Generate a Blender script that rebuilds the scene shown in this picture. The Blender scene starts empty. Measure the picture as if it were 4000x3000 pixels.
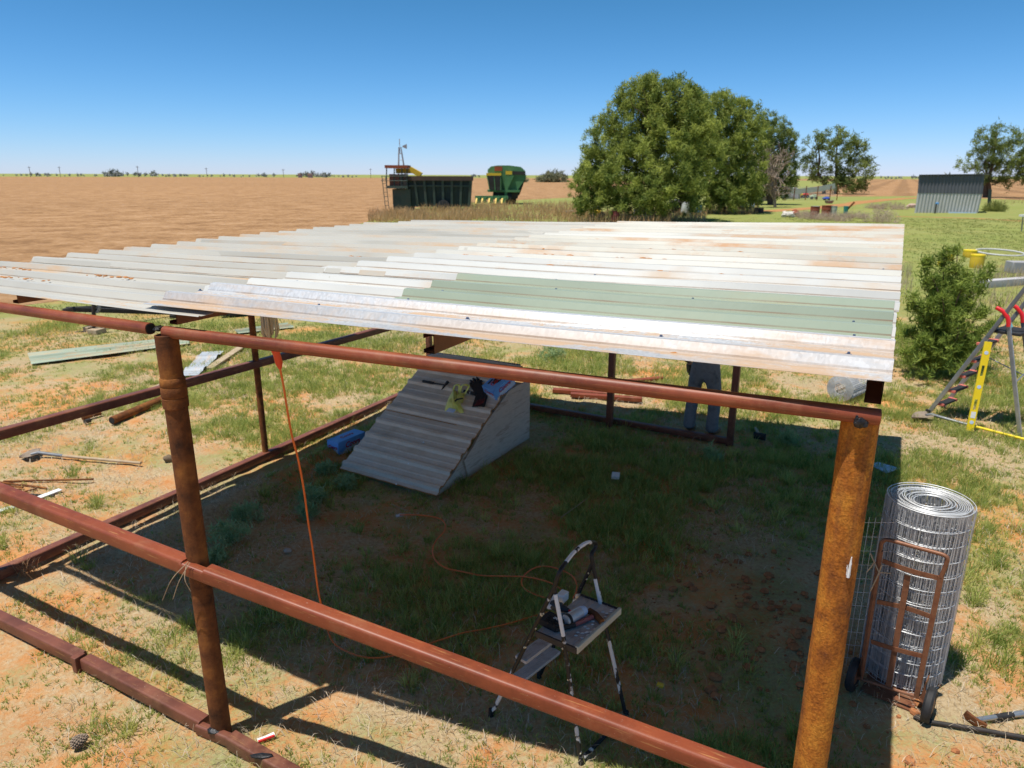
import bpy, math, random
import numpy as np
from mathutils import Vector, Matrix
rnd = random.Random(7)
rng = np.random.default_rng(11)
S = bpy.context.scene
COL = S.collection
PI = math.pi
V = Vector

# ------------------------------------------------------------------ camera
FPX, CAMH = 2770.0, 3.25
PITCH = math.atan(817 / FPX); ROLL = math.radians(0.17)
cp, sp = math.cos(PITCH), math.sin(PITCH)
cr, sr = math.cos(ROLL), math.sin(ROLL)
EYE = V((0, 0, CAMH))
def ray(u, v):
    x, y = (u - 2000) / FPX, -(v - 1500) / FPX
    x, y = x * cr - y * sr, x * sr + y * cr
    return V((x, cp + sp * y, -sp + cp * y))
def G(u, v, z=0.0):                       # point at height z
    d = ray(u, v); return EYE + d * ((z - CAMH) / d.z)
def at(u, v, Y):                          # point at distance Y
    d = ray(u, v); return EYE + d * (Y / d.y)
def onp(u, v, p, n):                      # point on a plane
    d = ray(u, v); p = V(p); n = V(n); return EYE + d * ((p - EYE).dot(n) / d.dot(n))
def vpl(u, v, A, B):                      # point on the upright plane through A and B
    return onp(u, v, A, (-(B.y - A.y), B.x - A.x, 0))
def depth(P): return P.y * cp + (CAMH - P.z) * sp

cam = bpy.data.cameras.new('camera'); co = bpy.data.objects.new('camera', cam); COL.objects.link(co)
cam.sensor_width = 36; cam.lens = 36 * FPX / 4000; cam.clip_start = 0.05; cam.clip_end = 20000
X0, U0, F0 = V((1, 0, 0)), V((0, sp, cp)), V((0, cp, -sp))
Rv = X0 * cr + U0 * sr; Uv = U0 * cr - X0 * sr
m = Matrix((Rv, Uv, -F0)).transposed().to_4x4(); m.translation = EYE
co.matrix_world = m
S.camera = co
cam.dof.use_dof = True; cam.dof.focus_distance = 3.4; cam.dof.aperture_fstop = 4.0

# ------------------------------------------------------------------ materials
def lin(c):
    return tuple(((x / 255) / 12.92 if x / 255 <= .04045 else ((x / 255 + .055) / 1.055) ** 2.4) for x in c)
class NT:
    def __init__(s, name):
        s.m = bpy.data.materials.new(name); s.m.use_nodes = True
        s.t = s.m.node_tree; s.n = s.t.nodes; s.n.clear()
        s.out = s.new('ShaderNodeOutputMaterial'); s.b = s.new('ShaderNodeBsdfPrincipled')
        s.link(s.b.outputs[0], s.out.inputs[0])
    def new(s, t, **k):
        n = s.n.new(t)
        for a, b in k.items(): setattr(n, a, b)
        return n
    def link(s, a, b): s.t.links.new(a, b)
    def coords(s, kind='Object', scale=None, rot=None):
        tc = s.new('ShaderNodeTexCoord'); o = tc.outputs[kind]
        if scale or rot:
            mp = s.new('ShaderNodeMapping'); s.link(o, mp.inputs[0])
            if scale: mp.inputs['Scale'].default_value = scale
            if rot: mp.inputs['Rotation'].default_value = rot
            o = mp.outputs[0]
        return o
    def noise(s, vec, scale, detail=6, rough=.6, dist=0):
        n = s.new('ShaderNodeTexNoise'); s.link(vec, n.inputs['Vector'])
        n.inputs['Scale'].default_value = scale; n.inputs['Detail'].default_value = detail
        n.inputs['Roughness'].default_value = rough; n.inputs['Distortion'].default_value = dist
        return n.outputs['Fac']
    def ramp(s, fac, stops):
        r = s.new('ShaderNodeValToRGB'); s.link(fac, r.inputs[0]); e = r.color_ramp.elements
        while len(e) < len(stops): e.new(.5)
        for i, (p, c) in enumerate(stops):
            e[i].position = p
            e[i].color = (*c, 1) if isinstance(c, tuple) else (c, c, c, 1)
        return r.outputs[0]
    def mix(s, fac, a, b, mode='MIX'):
        n = s.new('ShaderNodeMix', data_type='RGBA', blend_type=mode)
        if isinstance(fac, (int, float)): n.inputs[0].default_value = fac
        else: s.link(fac, n.inputs[0])
        for i, x in ((6, a), (7, b)):
            if isinstance(x, tuple): n.inputs[i].default_value = (*x, 1)
            else: s.link(x, n.inputs[i])
        return n.outputs[2]
    def math(s, op, a, b=0.0, c=None):
        n = s.new('ShaderNodeMath', operation=op)
        for i, x in enumerate((a, b, c)):
            if x is None: continue
            if isinstance(x, (int, float)): n.inputs[i].default_value = x
            else: s.link(x, n.inputs[i])
        return n.outputs[0]
    def bump(s, h, strength=.5, dist=.01):
        n = s.new('ShaderNodeBump'); s.link(h, n.inputs['Height'])
        n.inputs['Strength'].default_value = strength; n.inputs['Distance'].default_value = dist
        s.link(n.outputs[0], s.b.inputs['Normal'])
    def color(s, c):
        if isinstance(c, tuple): s.b.inputs['Base Color'].default_value = (*c, 1)
        else: s.link(c, s.b.inputs['Base Color'])
    def set(s, rough=.6, metal=0, spec=.5):
        for k, v in (('Roughness', rough), ('Metallic', metal), ('Specular IOR Level', spec)):
            if isinstance(v, (int, float)): s.b.inputs[k].default_value = v
            else: s.link(v, s.b.inputs[k])
        return s.m
_mats = {}
def mat(name, cols, scale=4, rough=.6, metal=0, spec=.4, bump=0, bscale=60, bdist=.004, stretch=None, fine=.25, p0=.3, p1=.7):
    """simple weathered surface: colours mixed by noise, plus fine mottling"""
    if name in _mats: return _mats[name]
    t = NT(name); vec = t.coords('Object', scale=stretch)
    if len(cols) == 1: cols = [cols[0], tuple(x * .8 for x in cols[0])]
    st = [(p0 + (p1 - p0) * i / (len(cols) - 1), c) for i, c in enumerate(cols)]
    c = t.ramp(t.noise(vec, scale, 7, .62), st)
    if fine: c = t.mix(fine, c, t.ramp(t.noise(vec, scale * 14, 4, .6), [(.3, .55), (.7, 1.0)]), 'MULTIPLY')
    t.color(c)
    if bump: t.bump(t.noise(vec, bscale, 5, .65), bump, bdist)
    _mats[name] = t.set(rough, metal, spec); return _mats[name]
def leafmat(name, a, b, trans=.3, rough=.65):
    t = NT(name)
    at_ = t.new('ShaderNodeAttribute', attribute_name='tint')
    c = t.mix(at_.outputs['Fac'], a, b); t.color(c); t.set(rough, 0, .25)
    tr = t.new('ShaderNodeBsdfTranslucent'); t.link(c, tr.inputs[0])
    mx = t.new('ShaderNodeMixShader'); mx.inputs[0].default_value = trans
    t.link(t.b.outputs[0], mx.inputs[1]); t.link(tr.outputs[0], mx.inputs[2]); t.link(mx.outputs[0], t.out.inputs[0])
    return t.m

RUST = mat('rusty_pipe', [(.05, .022, .012), (.17, .06, .02), (.32, .125, .03)], 7, .82, 0, .2, 1.0, 90, .004)
RUSTO = mat('orange_rust', [(.14, .045, .015), (.46, .165, .022), (.60, .25, .035)], 8, .85, 0, .2, 1.0, 110, .005, p0=.25, p1=.62, fine=.5)
def rusty(name):
    t = NT(name); v = t.coords('Object')
    c = t.ramp(t.noise(v, 7, 8, .68), [(.32, (.18, .056, .016)), (.47, (.46, .155, .022)), (.64, (.64, .27, .038))])
    dk = t.ramp(t.noise(v, 5.5, 9, .72, .5), [(.57, 0.0), (.68, .85)])
    c = t.mix(dk, c, (.10, .052, .035))
    st = t.ramp(t.noise(t.coords('Object', scale=(26, 26, 1.6)), 1.0, 6, .6), [(.50, 0.0), (.66, .6)])
    c = t.mix(st, c, (.27, .095, .03))
    fl = t.ramp(t.noise(v, 95, 3, .6), [(.34, .45), (.6, 1.0)])
    c = t.mix(.75, c, fl, 'MULTIPLY')
    t.color(c); t.bump(t.math('ADD', t.noise(v, 70, 6, .7), t.math('MULTIPLY', dk, .5)), 1.0, .006)
    return t.set(.85, 0, .2)
RUSTO = rusty('flaking_orange_rust')
def primer(name, a, b):
    t = NT(name); v = t.coords('Object')
    c = t.ramp(t.noise(v, 6, 6), [(.3, a), (.7, b)])
    c = t.mix(t.ramp(t.noise(v, 2.2, 7, .7), [(.47, 0.0), (.66, .75)]), c, tuple(x * .5 for x in a))
    c = t.mix(t.ramp(t.noise(v, 3.4, 8, .72), [(.54, 0.0), (.70, .42)]), c, (.34, .17, .09))
    scr = t.noise(t.coords('UV', scale=(1.3, 26, 1)), 3.2, 6, .62, .3)
    c = t.mix(t.ramp(scr, [(.60, 0.0), (.66, .55)]), c, (.50, .27, .10))
    c = t.mix(t.ramp(t.noise(t.coords('UV', scale=(9, 30, 1)), 7, 3, .5), [(.70, 0.0), (.73, .6)]), c, (.60, .50, .42))
    c = t.mix(.25, c, t.ramp(t.noise(v, 120, 3), [(.3, .6), (.7, 1.0)]), 'MULTIPLY')
    t.color(c); t.bump(t.noise(v, 160, 3), .12, .002)
    return t.set(.48, 0, .45)
PRIM = primer('red_oxide_primer', (.215, .046, .018), (.28, .066, .024))
PRIMB = primer('dull_red_primer', (.15, .047, .028), (.21, .072, .042))
WELD = mat('burnt_weld', [(.008, .008, .009), (.05, .05, .055)], 60, .35, .5, .5, .6, 200)
STEEL = mat('galvanised_wire', [(.46, .475, .49), (.62, .63, .64)], 20, .5, .2, .5)
BLACK = mat('black_rubber', [(.012, .012, .013), (.03, .03, .031)], 20, .7)
DARK = mat('dark_steel', [(.02, .018, .016), (.05, .04, .035)], 10, .6)
ALU = mat('aluminium', [(.38, .39, .40), (.52, .53, .54)], 8, .35, .75)
GREYP = mat('weathered_board', [(.30, .25, .22), (.42, .36, .32), (.24, .19, .17)], 3, .85, bump=.5, bscale=25, stretch=(1.2, 1.2, 9))
WOOD = mat('bleached_wood', [(.36, .26, .16), (.5, .39, .26)], 9, .8, bump=.3)
BROWN = mat('brown_paint_metal', [(.13, .055, .03), (.24, .105, .055), (.17, .06, .03)], 14, .5, .2)
WHITEP = mat('white_paint', [(.72, .73, .74), (.82, .82, .8)], 6, .5)
BLUEC = mat('blue_carton_board', [(.10, .33, .78), (.20, .46, .88)], 5, .5, fine=.1)
PALEB = mat('pale_blue_print', [(.45, .58, .78), (.62, .72, .86)], 8, .5, fine=.1)
REDINK = mat('red_ink', [(.55, .02, .03)], 6, .5, fine=0)
YEL = mat('yellow_paint', [(.80, .58, .01), (.86, .66, .02)], 5, .45, fine=.1)
YELD = mat('yellow_plastic', [(.72, .46, .03), (.80, .55, .05)], 5, .5, fine=.1)
REDP = mat('red_plastic', [(.62, .015, .02), (.72, .03, .03)], 5, .35, fine=.1)
ORNG = mat('orange_cord_jacket', [(.72, .13, .02), (.80, .19, .04)], 9, .45, fine=.1)

def metal_roof(name, base, dust, dustamt, metal=.0, rough=.4, spangle=0):
    t = NT(name); uv = t.coords('UV')
    mp = t.new('ShaderNodeMapping'); t.link(uv, mp.inputs[0]); mp.inputs['Scale'].default_value = (.55, 3.1, 1)
    n = t.noise(mp.outputs[0], 2.2, 8, .65, .4)
    n2 = t.noise(uv, 30, 5, .7)
    f = t.math('ADD', t.math('MULTIPLY', n, .8), t.math('MULTIPLY', n2, .2))
    lo = .62 - .25 * dustamt
    c0 = t.ramp(t.noise(mp.outputs[0], 1.1, 5), [(.3, tuple(x * .86 for x in base)), (.7, base)])
    if spangle:
        vo = t.new('ShaderNodeTexVoronoi'); t.link(uv, vo.inputs['Vector']); vo.inputs['Scale'].default_value = 95
        c0 = t.mix(.35, c0, t.ramp(vo.outputs['Color'], [(.1, .45), (.8, 1.0)]), 'MULTIPLY')
    mask = t.ramp(f, [(lo + .03, 0.0), (lo + .10, 1.0)])
    mask = t.math('MULTIPLY', mask, .85)
    # dust lies in the pans: stronger away from rib tops
    sx = t.new('ShaderNodeSeparateXYZ'); t.link(uv, sx.inputs[0])
    fr = t.math('FRACT', t.math('DIVIDE', t.math('SUBTRACT', sx.outputs[1], .11), .32))
    pan = t.math('SMOOTH_MIN', t.math('MULTIPLY', t.math('PINGPONG', fr, .5), 3.4), 1.0, .2)
    mask = t.math('MULTIPLY', mask, t.math('MULTIPLY_ADD', pan, .95, .05))
    pid = t.math('FLOOR', t.math('DIVIDE', t.math('SUBTRACT', sx.outputs[1], .11), .32))
    def pan_noise(ks, kp, off):
        cx = t.new('ShaderNodeCombineXYZ'); t.link(t.math('MULTIPLY_ADD', sx.outputs[0], ks, off), cx.inputs[0]); t.link(t.math('MULTIPLY', pid, kp), cx.inputs[1])
        return t.noise(cx.outputs[0], 1.0, 4, .55)
    c0 = t.mix(1.0, c0, t.ramp(pan_noise(.3, 3.71, 5.0), [(.38, .80), (.49, 1.0)]), 'MULTIPLY')
    pm = t.math('MULTIPLY', t.ramp(pan_noise(.5, 7.31, 0.0), [(.55, 0.0), (.62, 1.0)]), t.ramp(t.noise(mp.outputs[0], 5.0, 6, .7), [(.40, .15), (.58, 1.0)]))
    pm = t.math('MULTIPLY', pm, t.math('MULTIPLY_ADD', pan, .4, .6))
    mask = t.math('MAXIMUM', mask, t.math('MULTIPLY', pm, min(.95, .35 + 1.2 * dustamt)))
    c = t.mix(mask, c0, dust)
    spots = t.ramp(t.noise(uv, 11, 6, .7), [(.67, 0.0), (.71, .75)])
    c = t.mix(t.math('MULTIPLY', spots, dustamt), c, tuple(x * .62 for x in dust))
    # thin dark line along every rib foot: occlusion shade painted in with grime
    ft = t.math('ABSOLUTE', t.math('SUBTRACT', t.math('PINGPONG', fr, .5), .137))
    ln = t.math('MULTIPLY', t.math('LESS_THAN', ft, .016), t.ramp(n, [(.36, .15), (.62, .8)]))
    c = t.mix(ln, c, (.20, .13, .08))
    t.color(c)
    t.bump(t.noise(uv, 16, 4), .15, .006)
    rr = t.math('MULTIPLY_ADD', mask, .4, rough)
    return t.set(rr, metal, .5 if metal else .22)
DUST = (.52, .33, .17)
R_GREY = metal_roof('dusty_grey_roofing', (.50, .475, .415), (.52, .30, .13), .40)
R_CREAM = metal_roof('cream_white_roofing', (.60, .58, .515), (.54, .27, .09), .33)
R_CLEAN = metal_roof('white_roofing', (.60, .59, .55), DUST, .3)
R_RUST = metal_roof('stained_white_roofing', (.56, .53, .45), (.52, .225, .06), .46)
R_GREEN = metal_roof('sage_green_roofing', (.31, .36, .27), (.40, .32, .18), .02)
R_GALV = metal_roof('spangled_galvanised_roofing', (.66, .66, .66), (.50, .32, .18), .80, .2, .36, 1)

# ------------------------------------------------------------------ mesh helpers
class MB:
    def __init__(s): s.v = []; s.f = []; s.uv = None
    def add(s, vs, fs):
        k = len(s.v); s.v += [tuple(p) for p in vs]; s.f += [tuple(i + k for i in f) for f in fs]; return s
    def box(s, c, size, R=None):
        c = V(c); R = R or Matrix.Identity(3); h = V(size) / 2
        vs = [c + R @ V((sx * h.x, sy * h.y, sz * h.z)) for sz in (-1, 1) for sx, sy in ((-1, -1), (1, -1), (1, 1), (-1, 1))]
        return s.add(vs, [(3, 2, 1, 0), (4, 5, 6, 7), (0, 1, 5, 4), (1, 2, 6, 5), (2, 3, 7, 6), (3, 0, 4, 7)])
    def hexa(s, p):   # 8 points: bottom ring, top ring
        return s.add(p, [(3, 2, 1, 0), (4, 5, 6, 7), (0, 1, 5, 4), (1, 2, 6, 5), (2, 3, 7, 6), (3, 0, 4, 7)])
    def sweep(s, pts, sec, up=(0, 0, 1), cap=True):     # section (x=side, y=up) along a path
        pts = [V(p) for p in pts]; n = len(sec); vs = []; fs = []
        for i, p in enumerate(pts):
            a = pts[max(i - 1, 0)]; b = pts[min(i + 1, len(pts) - 1)]
            d = (b - a).normalized(); u = V(up)
            if abs(d.dot(u)) > .97: u = V((0, 1, 0))
            r = d.cross(u).normalized(); u = r.cross(d).normalized()
            vs += [p + r * x + u * y for x, y in sec]
        for i in range(len(pts) - 1):
            for j in range(n):
                k = (j + 1) % n
                fs.append((i * n + j, i * n + k, (i + 1) * n + k, (i + 1) * n + j))
        if cap: fs += [tuple(range(n))[::-1], tuple((len(pts) - 1) * n + j for j in range(n))]
        return s.add(vs, fs)
    def beam(s, a, b, w, h, r=0.0, up=(0, 0, 1)):
        sec = rsec(w, h, r); n = len(sec); L = (V(b) - V(a)).length
        if not s.v: s.uv = [(q, j / n) for q in (0, L) for j in range(n)]
        else: s.uv = None
        return s.sweep([a, b], sec, up)
    def tube(s, pts, r, n=8, closed=False, cap=True):
        pts = [V(p) for p in pts]; rs = r if isinstance(r, (list, tuple)) else [r] * len(pts)
        vs = []; fs = []; N = len(pts); pu = None
        for i, p in enumerate(pts):
            if closed: a, b = pts[i - 1], pts[(i + 1) % N]
            else: a, b = pts[max(i - 1, 0)], pts[min(i + 1, N - 1)]
            d = (b - a).normalized()
            u = pu if pu is not None else (V((0, 0, 1)) if abs(d.z) < .9 else V((1, 0, 0)))
            rr = d.cross(u)
            if rr.length < 1e-5: rr = d.orthogonal()
            rr.normalize(); u = rr.cross(d).normalized(); pu = u
            vs += [p + (rr * math.cos(2 * PI * j / n) + u * math.sin(2 * PI * j / n)) * rs[i] for j in range(n)]
        for i in range(N if closed else N - 1):
            i2 = (i + 1) % N
            for j in range(n):
                k = (j + 1) % n; fs.append((i * n + j, i2 * n + j, i2 * n + k, i * n + k))
        if cap and not closed: fs += [tuple(range(n)), tuple((N - 1) * n + j for j in range(n))[::-1]]
        return s.add(vs, fs)
    def lathe(s, prof, c, n=24, axis=None, cap=True):
        c = V(c); R = Matrix.Identity(3)
        if axis is not None: R = V((0, 0, 1)).rotation_difference(V(axis).normalized()).to_matrix()
        vs = []; fs = []; N = len(prof)
        for r, z in prof: vs += [c + R @ V((r * math.cos(2 * PI * j / n), r * math.sin(2 * PI * j / n), z)) for j in range(n)]
        for i in range(N - 1):
            for j in range(n):
                k = (j + 1) % n; fs.append((i * n + j, i * n + k, (i + 1) * n + k, (i + 1) * n + j))
        if cap: fs += [tuple(range(n))[::-1], tuple((N - 1) * n + j for j in range(n))]
        return s.add(vs, fs)
    def prism(s, poly, vec):
        vec = V(vec); n = len(poly); P = [V(p) for p in poly]
        return s.add(P + [p + vec for p in P], [tuple(range(n))[::-1], tuple(range(n, 2 * n))] + [(i, (i + 1) % n, n + (i + 1) % n, n + i) for i in range(n)])
    def lump(s, c, r, seed=0, n=8, m=6):
        q = random.Random(seed); c = V(c); r = V(r) if not isinstance(r, (int, float)) else V((r, r, r)); vs = []; fs = []
        for i in range(m + 1):
            th = PI * i / m
            for j in range(n):
                ph = 2 * PI * j / n; k = 1 + q.uniform(-.18, .18)
                vs.append(c + V((r.x * math.sin(th) * math.cos(ph), r.y * math.sin(th) * math.sin(ph), r.z * math.cos(th))) * k)
        for i in range(m):
            for j in range(n):
                k = (j + 1) % n; fs.append((i * n + j, (i + 1) * n + j, (i + 1) * n + k, i * n + k))
        return s.add(vs, fs)
    def build(s, name, mt, parent=None, smooth=40, bevel=0, base=None):
        me = bpy.data.meshes.new(name); vs = s.v
        if parent is not None:
            off = gl(parent)
        else:
            off = V(base) if base is not None else V((sum(p[0] for p in vs) / len(vs), sum(p[1] for p in vs) / len(vs), min(p[2] for p in vs)))
        me.from_pydata([(p[0] - off.x, p[1] - off.y, p[2] - off.z) for p in vs], [], s.f)
        if s.uv and len(s.uv) == len(vs):
            l = me.uv_layers.new(name='st')
            for lp in me.loops: l.data[lp.index].uv = s.uv[lp.vertex_index]
        me.materials.append(mt)
        o = bpy.data.objects.new(name, me); COL.objects.link(o)
        if parent is not None: o.parent = parent
        else: o.location = off
        if bevel:
            b = o.modifiers.new('bevel', 'BEVEL'); b.width = bevel; b.segments = 2; b.limit_method = 'ANGLE'
        if smooth:
            me.shade_smooth(); me.set_sharp_from_angle(angle=math.radians(smooth))
        return o
def gl(o):
    p = V(o.location)
    while o.parent: o = o.parent; p += V(o.location)
    return p
def rsec(w, h, r=0, k=4):
    if not r: return [(-w / 2, -h / 2), (w / 2, -h / 2), (w / 2, h / 2), (-w / 2, h / 2)]
    o = []
    for cx, cy, a0 in ((w / 2 - r, -h / 2 + r, -90), (w / 2 - r, h / 2 - r, 0), (-w / 2 + r, h / 2 - r, 90), (-w / 2 + r, -h / 2 + r, 180)):
        for i in range(k + 1):
            a = math.radians(a0 + 90 * i / k); o.append((cx + r * math.cos(a), cy + r * math.sin(a)))
    return o
def tag(o, label=None, cat=None, group=None, kind=None):
    if label: o['label'] = label
    if cat: o['category'] = cat
    if group: o['group'] = group
    if kind: o['kind'] = kind
    return o
def thing(name, loc, label, cat, group=None):
    o = bpy.data.objects.new(name, None); COL.objects.link(o); o.location = V(loc); o.empty_display_size = .1
    return tag(o, label, cat, group)
def dup(o, parent=None):
    c = o.copy(); COL.objects.link(c)
    if parent is not None: c.parent = parent
    for ch in list(o.children): dup(ch, c)
    return c
def spline(pts, k=8):
    P = [V(p) for p in pts]; P = [P[0] * 2 - P[1]] + P + [P[-1] * 2 - P[-2]]; o = []
    for i in range(1, len(P) - 2):
        for j in range(k):
            t = j / k; a, b, c, d = P[i - 1:i + 3]
            o.append(.5 * ((2 * b) + (c - a) * t + (2 * a - 5 * b + 4 * c - d) * t * t + (3 * b - a - 3 * c + d) * t ** 3))
    return o + [P[-2]]
def cyl(mb, a, b, r, n=12, r2=None): return mb.tube([a, b], [r, r if r2 is None else r2], n)
def frame(d, up=(0, 0, 1)):               # 3x3 with x along d
    d = V(d).normalized(); y = V(up).cross(d).normalized(); z = d.cross(y)
    return Matrix((d, y, z)).transposed()

def vnoise(x, y, seed=0):
    x = np.asarray(x, float); y = np.asarray(y, float)
    xi = np.floor(x).astype(np.int64); yi = np.floor(y).astype(np.int64); fx = x - xi; fy = y - yi
    fx = fx * fx * (3 - 2 * fx); fy = fy * fy * (3 - 2 * fy)
    def h(a, b):
        n = (a * 374761393 + b * 668265263 + seed * 1442695041) & 0xffffffff
        n = ((n ^ (n >> 13)) * 1274126177) & 0xffffffff
        return ((n ^ (n >> 16)) & 0xffff) / 65535.0
    return (h(xi, yi) * (1 - fx) + h(xi + 1, yi) * fx) * (1 - fy) + (h(xi, yi + 1) * (1 - fx) + h(xi + 1, yi + 1) * fx) * fy
def fbm(x, y, seed=0, o=4):
    a = 0; w = .5; t = 0
    for i in range(o): a = a + w * vnoise(x * 2 ** i, y * 2 ** i, seed + i); t += w; w *= .5
    return a / t
def npmesh(name, verts, faces, tint, mt, parent=None):      # verts (N,3), faces (M,k), tint per vertex
    me = bpy.data.meshes.new(name); nv, nf, k = len(verts), len(faces), faces.shape[1]
    me.vertices.add(nv); me.vertices.foreach_set('co', np.asarray(verts, np.float32).ravel())
    me.loops.add(nf * k); me.loops.foreach_set('vertex_index', faces.astype(np.int32).ravel())
    me.polygons.add(nf); me.polygons.foreach_set('loop_start', np.arange(0, nf * k, k, dtype=np.int32))
    if tint is not None:
        a = me.attributes.new('tint', 'FLOAT', 'POINT'); a.data.foreach_set('value', np.asarray(tint, np.float32))
    me.update(calc_edges=True); me.materials.append(mt)
    o = bpy.data.objects.new(name, me); COL.objects.link(o)
    if parent is not None: o.parent = parent
    return o

# ------------------------------------------------------------------ light
k_sh = V((.236, .167, -1)).normalized()
su = bpy.data.lights.new('sun', 'SUN'); so = bpy.data.objects.new('sun', su); COL.objects.link(so)
so.rotation_euler = k_sh.to_track_quat('-Z', 'Y').to_euler(); so.location = (-4, -3, 20)
su.energy = 2.95; su.angle = math.radians(.53); su.color = (1, .955, .88)
W = bpy.data.worlds.new('World'); S.world = W; W.use_nodes = True; wn = W.node_tree
sky = wn.nodes.new('ShaderNodeTexSky'); sky.sky_type = 'NISHITA'; sky.sun_disc = False
sky.sun_elevation = math.asin(-k_sh.z); sky.sun_rotation = math.atan2(-k_sh.x, -k_sh.y)
sky.altitude = 900; sky.air_density = 1.0; sky.dust_density = .1; sky.ozone_density = 2.2
bg = wn.nodes['Background']; bg.inputs[1].default_value = .1
sep = wn.nodes.new('ShaderNodeSeparateColor'); cmb = wn.nodes.new('ShaderNodeCombineColor'); wn.links.new(sky.outputs[0], sep.inputs[0])
for ch, (gm_, kk) in enumerate(((1.6, .117), (1.2, .328), (1.6, .197))):      # deeper, clearer blue than the stock sky
    mn = wn.nodes.new('ShaderNodeMath'); mn.operation = 'MINIMUM'; mn.inputs[1].default_value = 9; wn.links.new(sep.outputs[ch], mn.inputs[0])
    pw = wn.nodes.new('ShaderNodeMath'); pw.operation = 'POWER'; pw.inputs[1].default_value = gm_; wn.links.new(mn.outputs[0], pw.inputs[0])
    ml_ = wn.nodes.new('ShaderNodeMath'); ml_.operation = 'MULTIPLY'; ml_.inputs[1].default_value = kk; wn.links.new(pw.outputs[0], ml_.inputs[0]); wn.links.new(ml_.outputs[0], cmb.inputs[ch])
rs = wn.nodes.new('ShaderNodeMath'); rs.operation = 'MULTIPLY_ADD'; rs.inputs[1].default_value = .42      # paler, bluer haze where the sky nears the horizon
wn.links.new(cmb.inputs[0].links[0].from_socket, rs.inputs[0]); wn.links.new(cmb.inputs[2].links[0].from_socket, rs.inputs[2]); wn.links.new(rs.outputs[0], cmb.inputs[2])
wn.links.new(cmb.outputs[0], bg.inputs[0])
S.view_settings.view_transform = 'Standard'; S.view_settings.look = 'None'; S.view_settings.exposure = .98; S.view_settings.gamma = 1
S.render.engine = 'CYCLES'; S.cycles.diffuse_bounces = 6; S.cycles.max_bounces = 12

# ------------------------------------------------------------------ ground
def ground_mat():
    t = NT('yard_soil_and_thatch'); g = t.new('ShaderNodeNewGeometry'); P = g.outputs['Position']
    sx = t.new('ShaderNodeSeparateXYZ'); t.link(P, sx.inputs[0])
    n1 = t.noise(P, .55, 8, .62, .3); n2 = t.noise(P, 2.6, 9, .68); n3 = t.noise(P, 34, 6, .72); n4 = t.noise(P, .12, 6, .6)
    dirt = t.ramp(n2, [(.3, (.50, .20, .066)), (.55, (.66, .315, .115)), (.75, (.71, .40, .185))])
    thatch = t.ramp(n3, [(.3, (.20, .155, .085)), (.5, (.44, .36, .22)), (.72, (.60, .51, .36))])
    green = t.ramp(n3, [(.3, (.14, .18, .05)), (.7, (.36, .39, .13))])
    far = t.math('SMOOTHSTEP', sx.outputs[1], 9.0, 24.0) if False else None
    mr = t.new('ShaderNodeMapRange'); mr.interpolation_type = 'SMOOTHSTEP'; t.link(sx.outputs[1], mr.inputs[0])
    mr.inputs[1].default_value = 11; mr.inputs[2].default_value = 24
    far = mr.outputs[0]
    th = t.math('ADD', t.math('MULTIPLY', n1, .5), t.math('ADD', t.math('MULTIPLY', n2, .35), t.math('MULTIPLY', n3, .15)))
    mth = t.ramp(th, [(.43, 0.0), (.53, .85)])
    c = t.mix(mth, dirt, thatch)
    gm = t.math('ADD', t.math('MULTIPLY', t.noise(P, .8, 8, .66), .7), t.math('MULTIPLY', n3, .3))
    mg = t.ramp(t.math('MULTIPLY_ADD', far, .16, gm), [(.49, 0.0), (.60, .75)])
    c = t.mix(mg, c, green)
    # lawn away from the shelter
    lawn = t.ramp(t.noise(P, 1.4, 7, .7), [(.28, (.36, .28, .12)), (.42, (.25, .26, .075)), (.62, (.20, .25, .06)), (.8, (.29, .31, .10))])
    pat = t.ramp(n4, [(.36, .55), (.55, 1.0)])
    c = t.mix(t.math('MULTIPLY', t.math('MULTIPLY', far, pat), .9), c, lawn)
    t.color(c); t.bump(t.math('ADD', n3, t.math('MULTIPLY', n2, .8)), .8, .035)
    return t.set(.95, 0, .1)
GROUND = ground_mat()
def gz(x, y):
    x = np.asarray(x, float); y = np.asarray(y, float)
    z = (fbm(x * 1.1, y * 1.1, 3, 4) - .5) * .075 + (fbm(x * 6, y * 6, 9, 3) - .5) * .035
    # spoil ridge along the inside of the left wall and dug soil by the front post
    a = np.array([-3.55, 5.35]); d = np.array([.4586, .8887])
    al = (x - a[0]) * d[0] + (y - a[1]) * d[1]; pe = (x - a[0]) * d[1] - (y - a[1]) * d[0]
    z = z + .11 * np.exp(-((pe - .02) / .16) ** 2) * (al > .2) * (al < 4.4) * (.55 + .9 * fbm(al * 2.2, pe * 2, 5, 2))
    z = z + .10 * np.exp(-(((x - 2.0) / .55) ** 2 + ((y - 4.7) / .75) ** 2)) * (.3 + 1.4 * fbm(x * 5, y * 5, 21, 3))
    e = np.minimum(np.minimum(x + 9, 10 - x), np.minimum(y - .5, 17 - y))
    return z * np.clip(e / 1.2, 0, 1) - .012 * np.clip(e / 1.2, 0, 1)
gx = np.linspace(-9, 10, 272); gy = np.linspace(.5, 17, 236)
XX, YY = np.meshgrid(gx, gy); ZZ = gz(XX, YY)
vs = np.stack([XX, YY, ZZ], -1).reshape(-1, 3); nx, ny = len(gx), len(gy)
ii = np.arange((ny - 1) * nx).reshape(ny - 1, nx)[:, :-1].ravel()
fs = np.stack([ii, ii + 1, ii + nx + 1, ii + nx], 1)
B = 9000.0; k = len(vs)
ring = np.array([(-9, .5, 0), (10, .5, 0), (10, 17, 0), (-9, 17, 0), (-B, -B, 0), (B, -B, 0), (B, B, 0), (-B, B, 0)])
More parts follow.
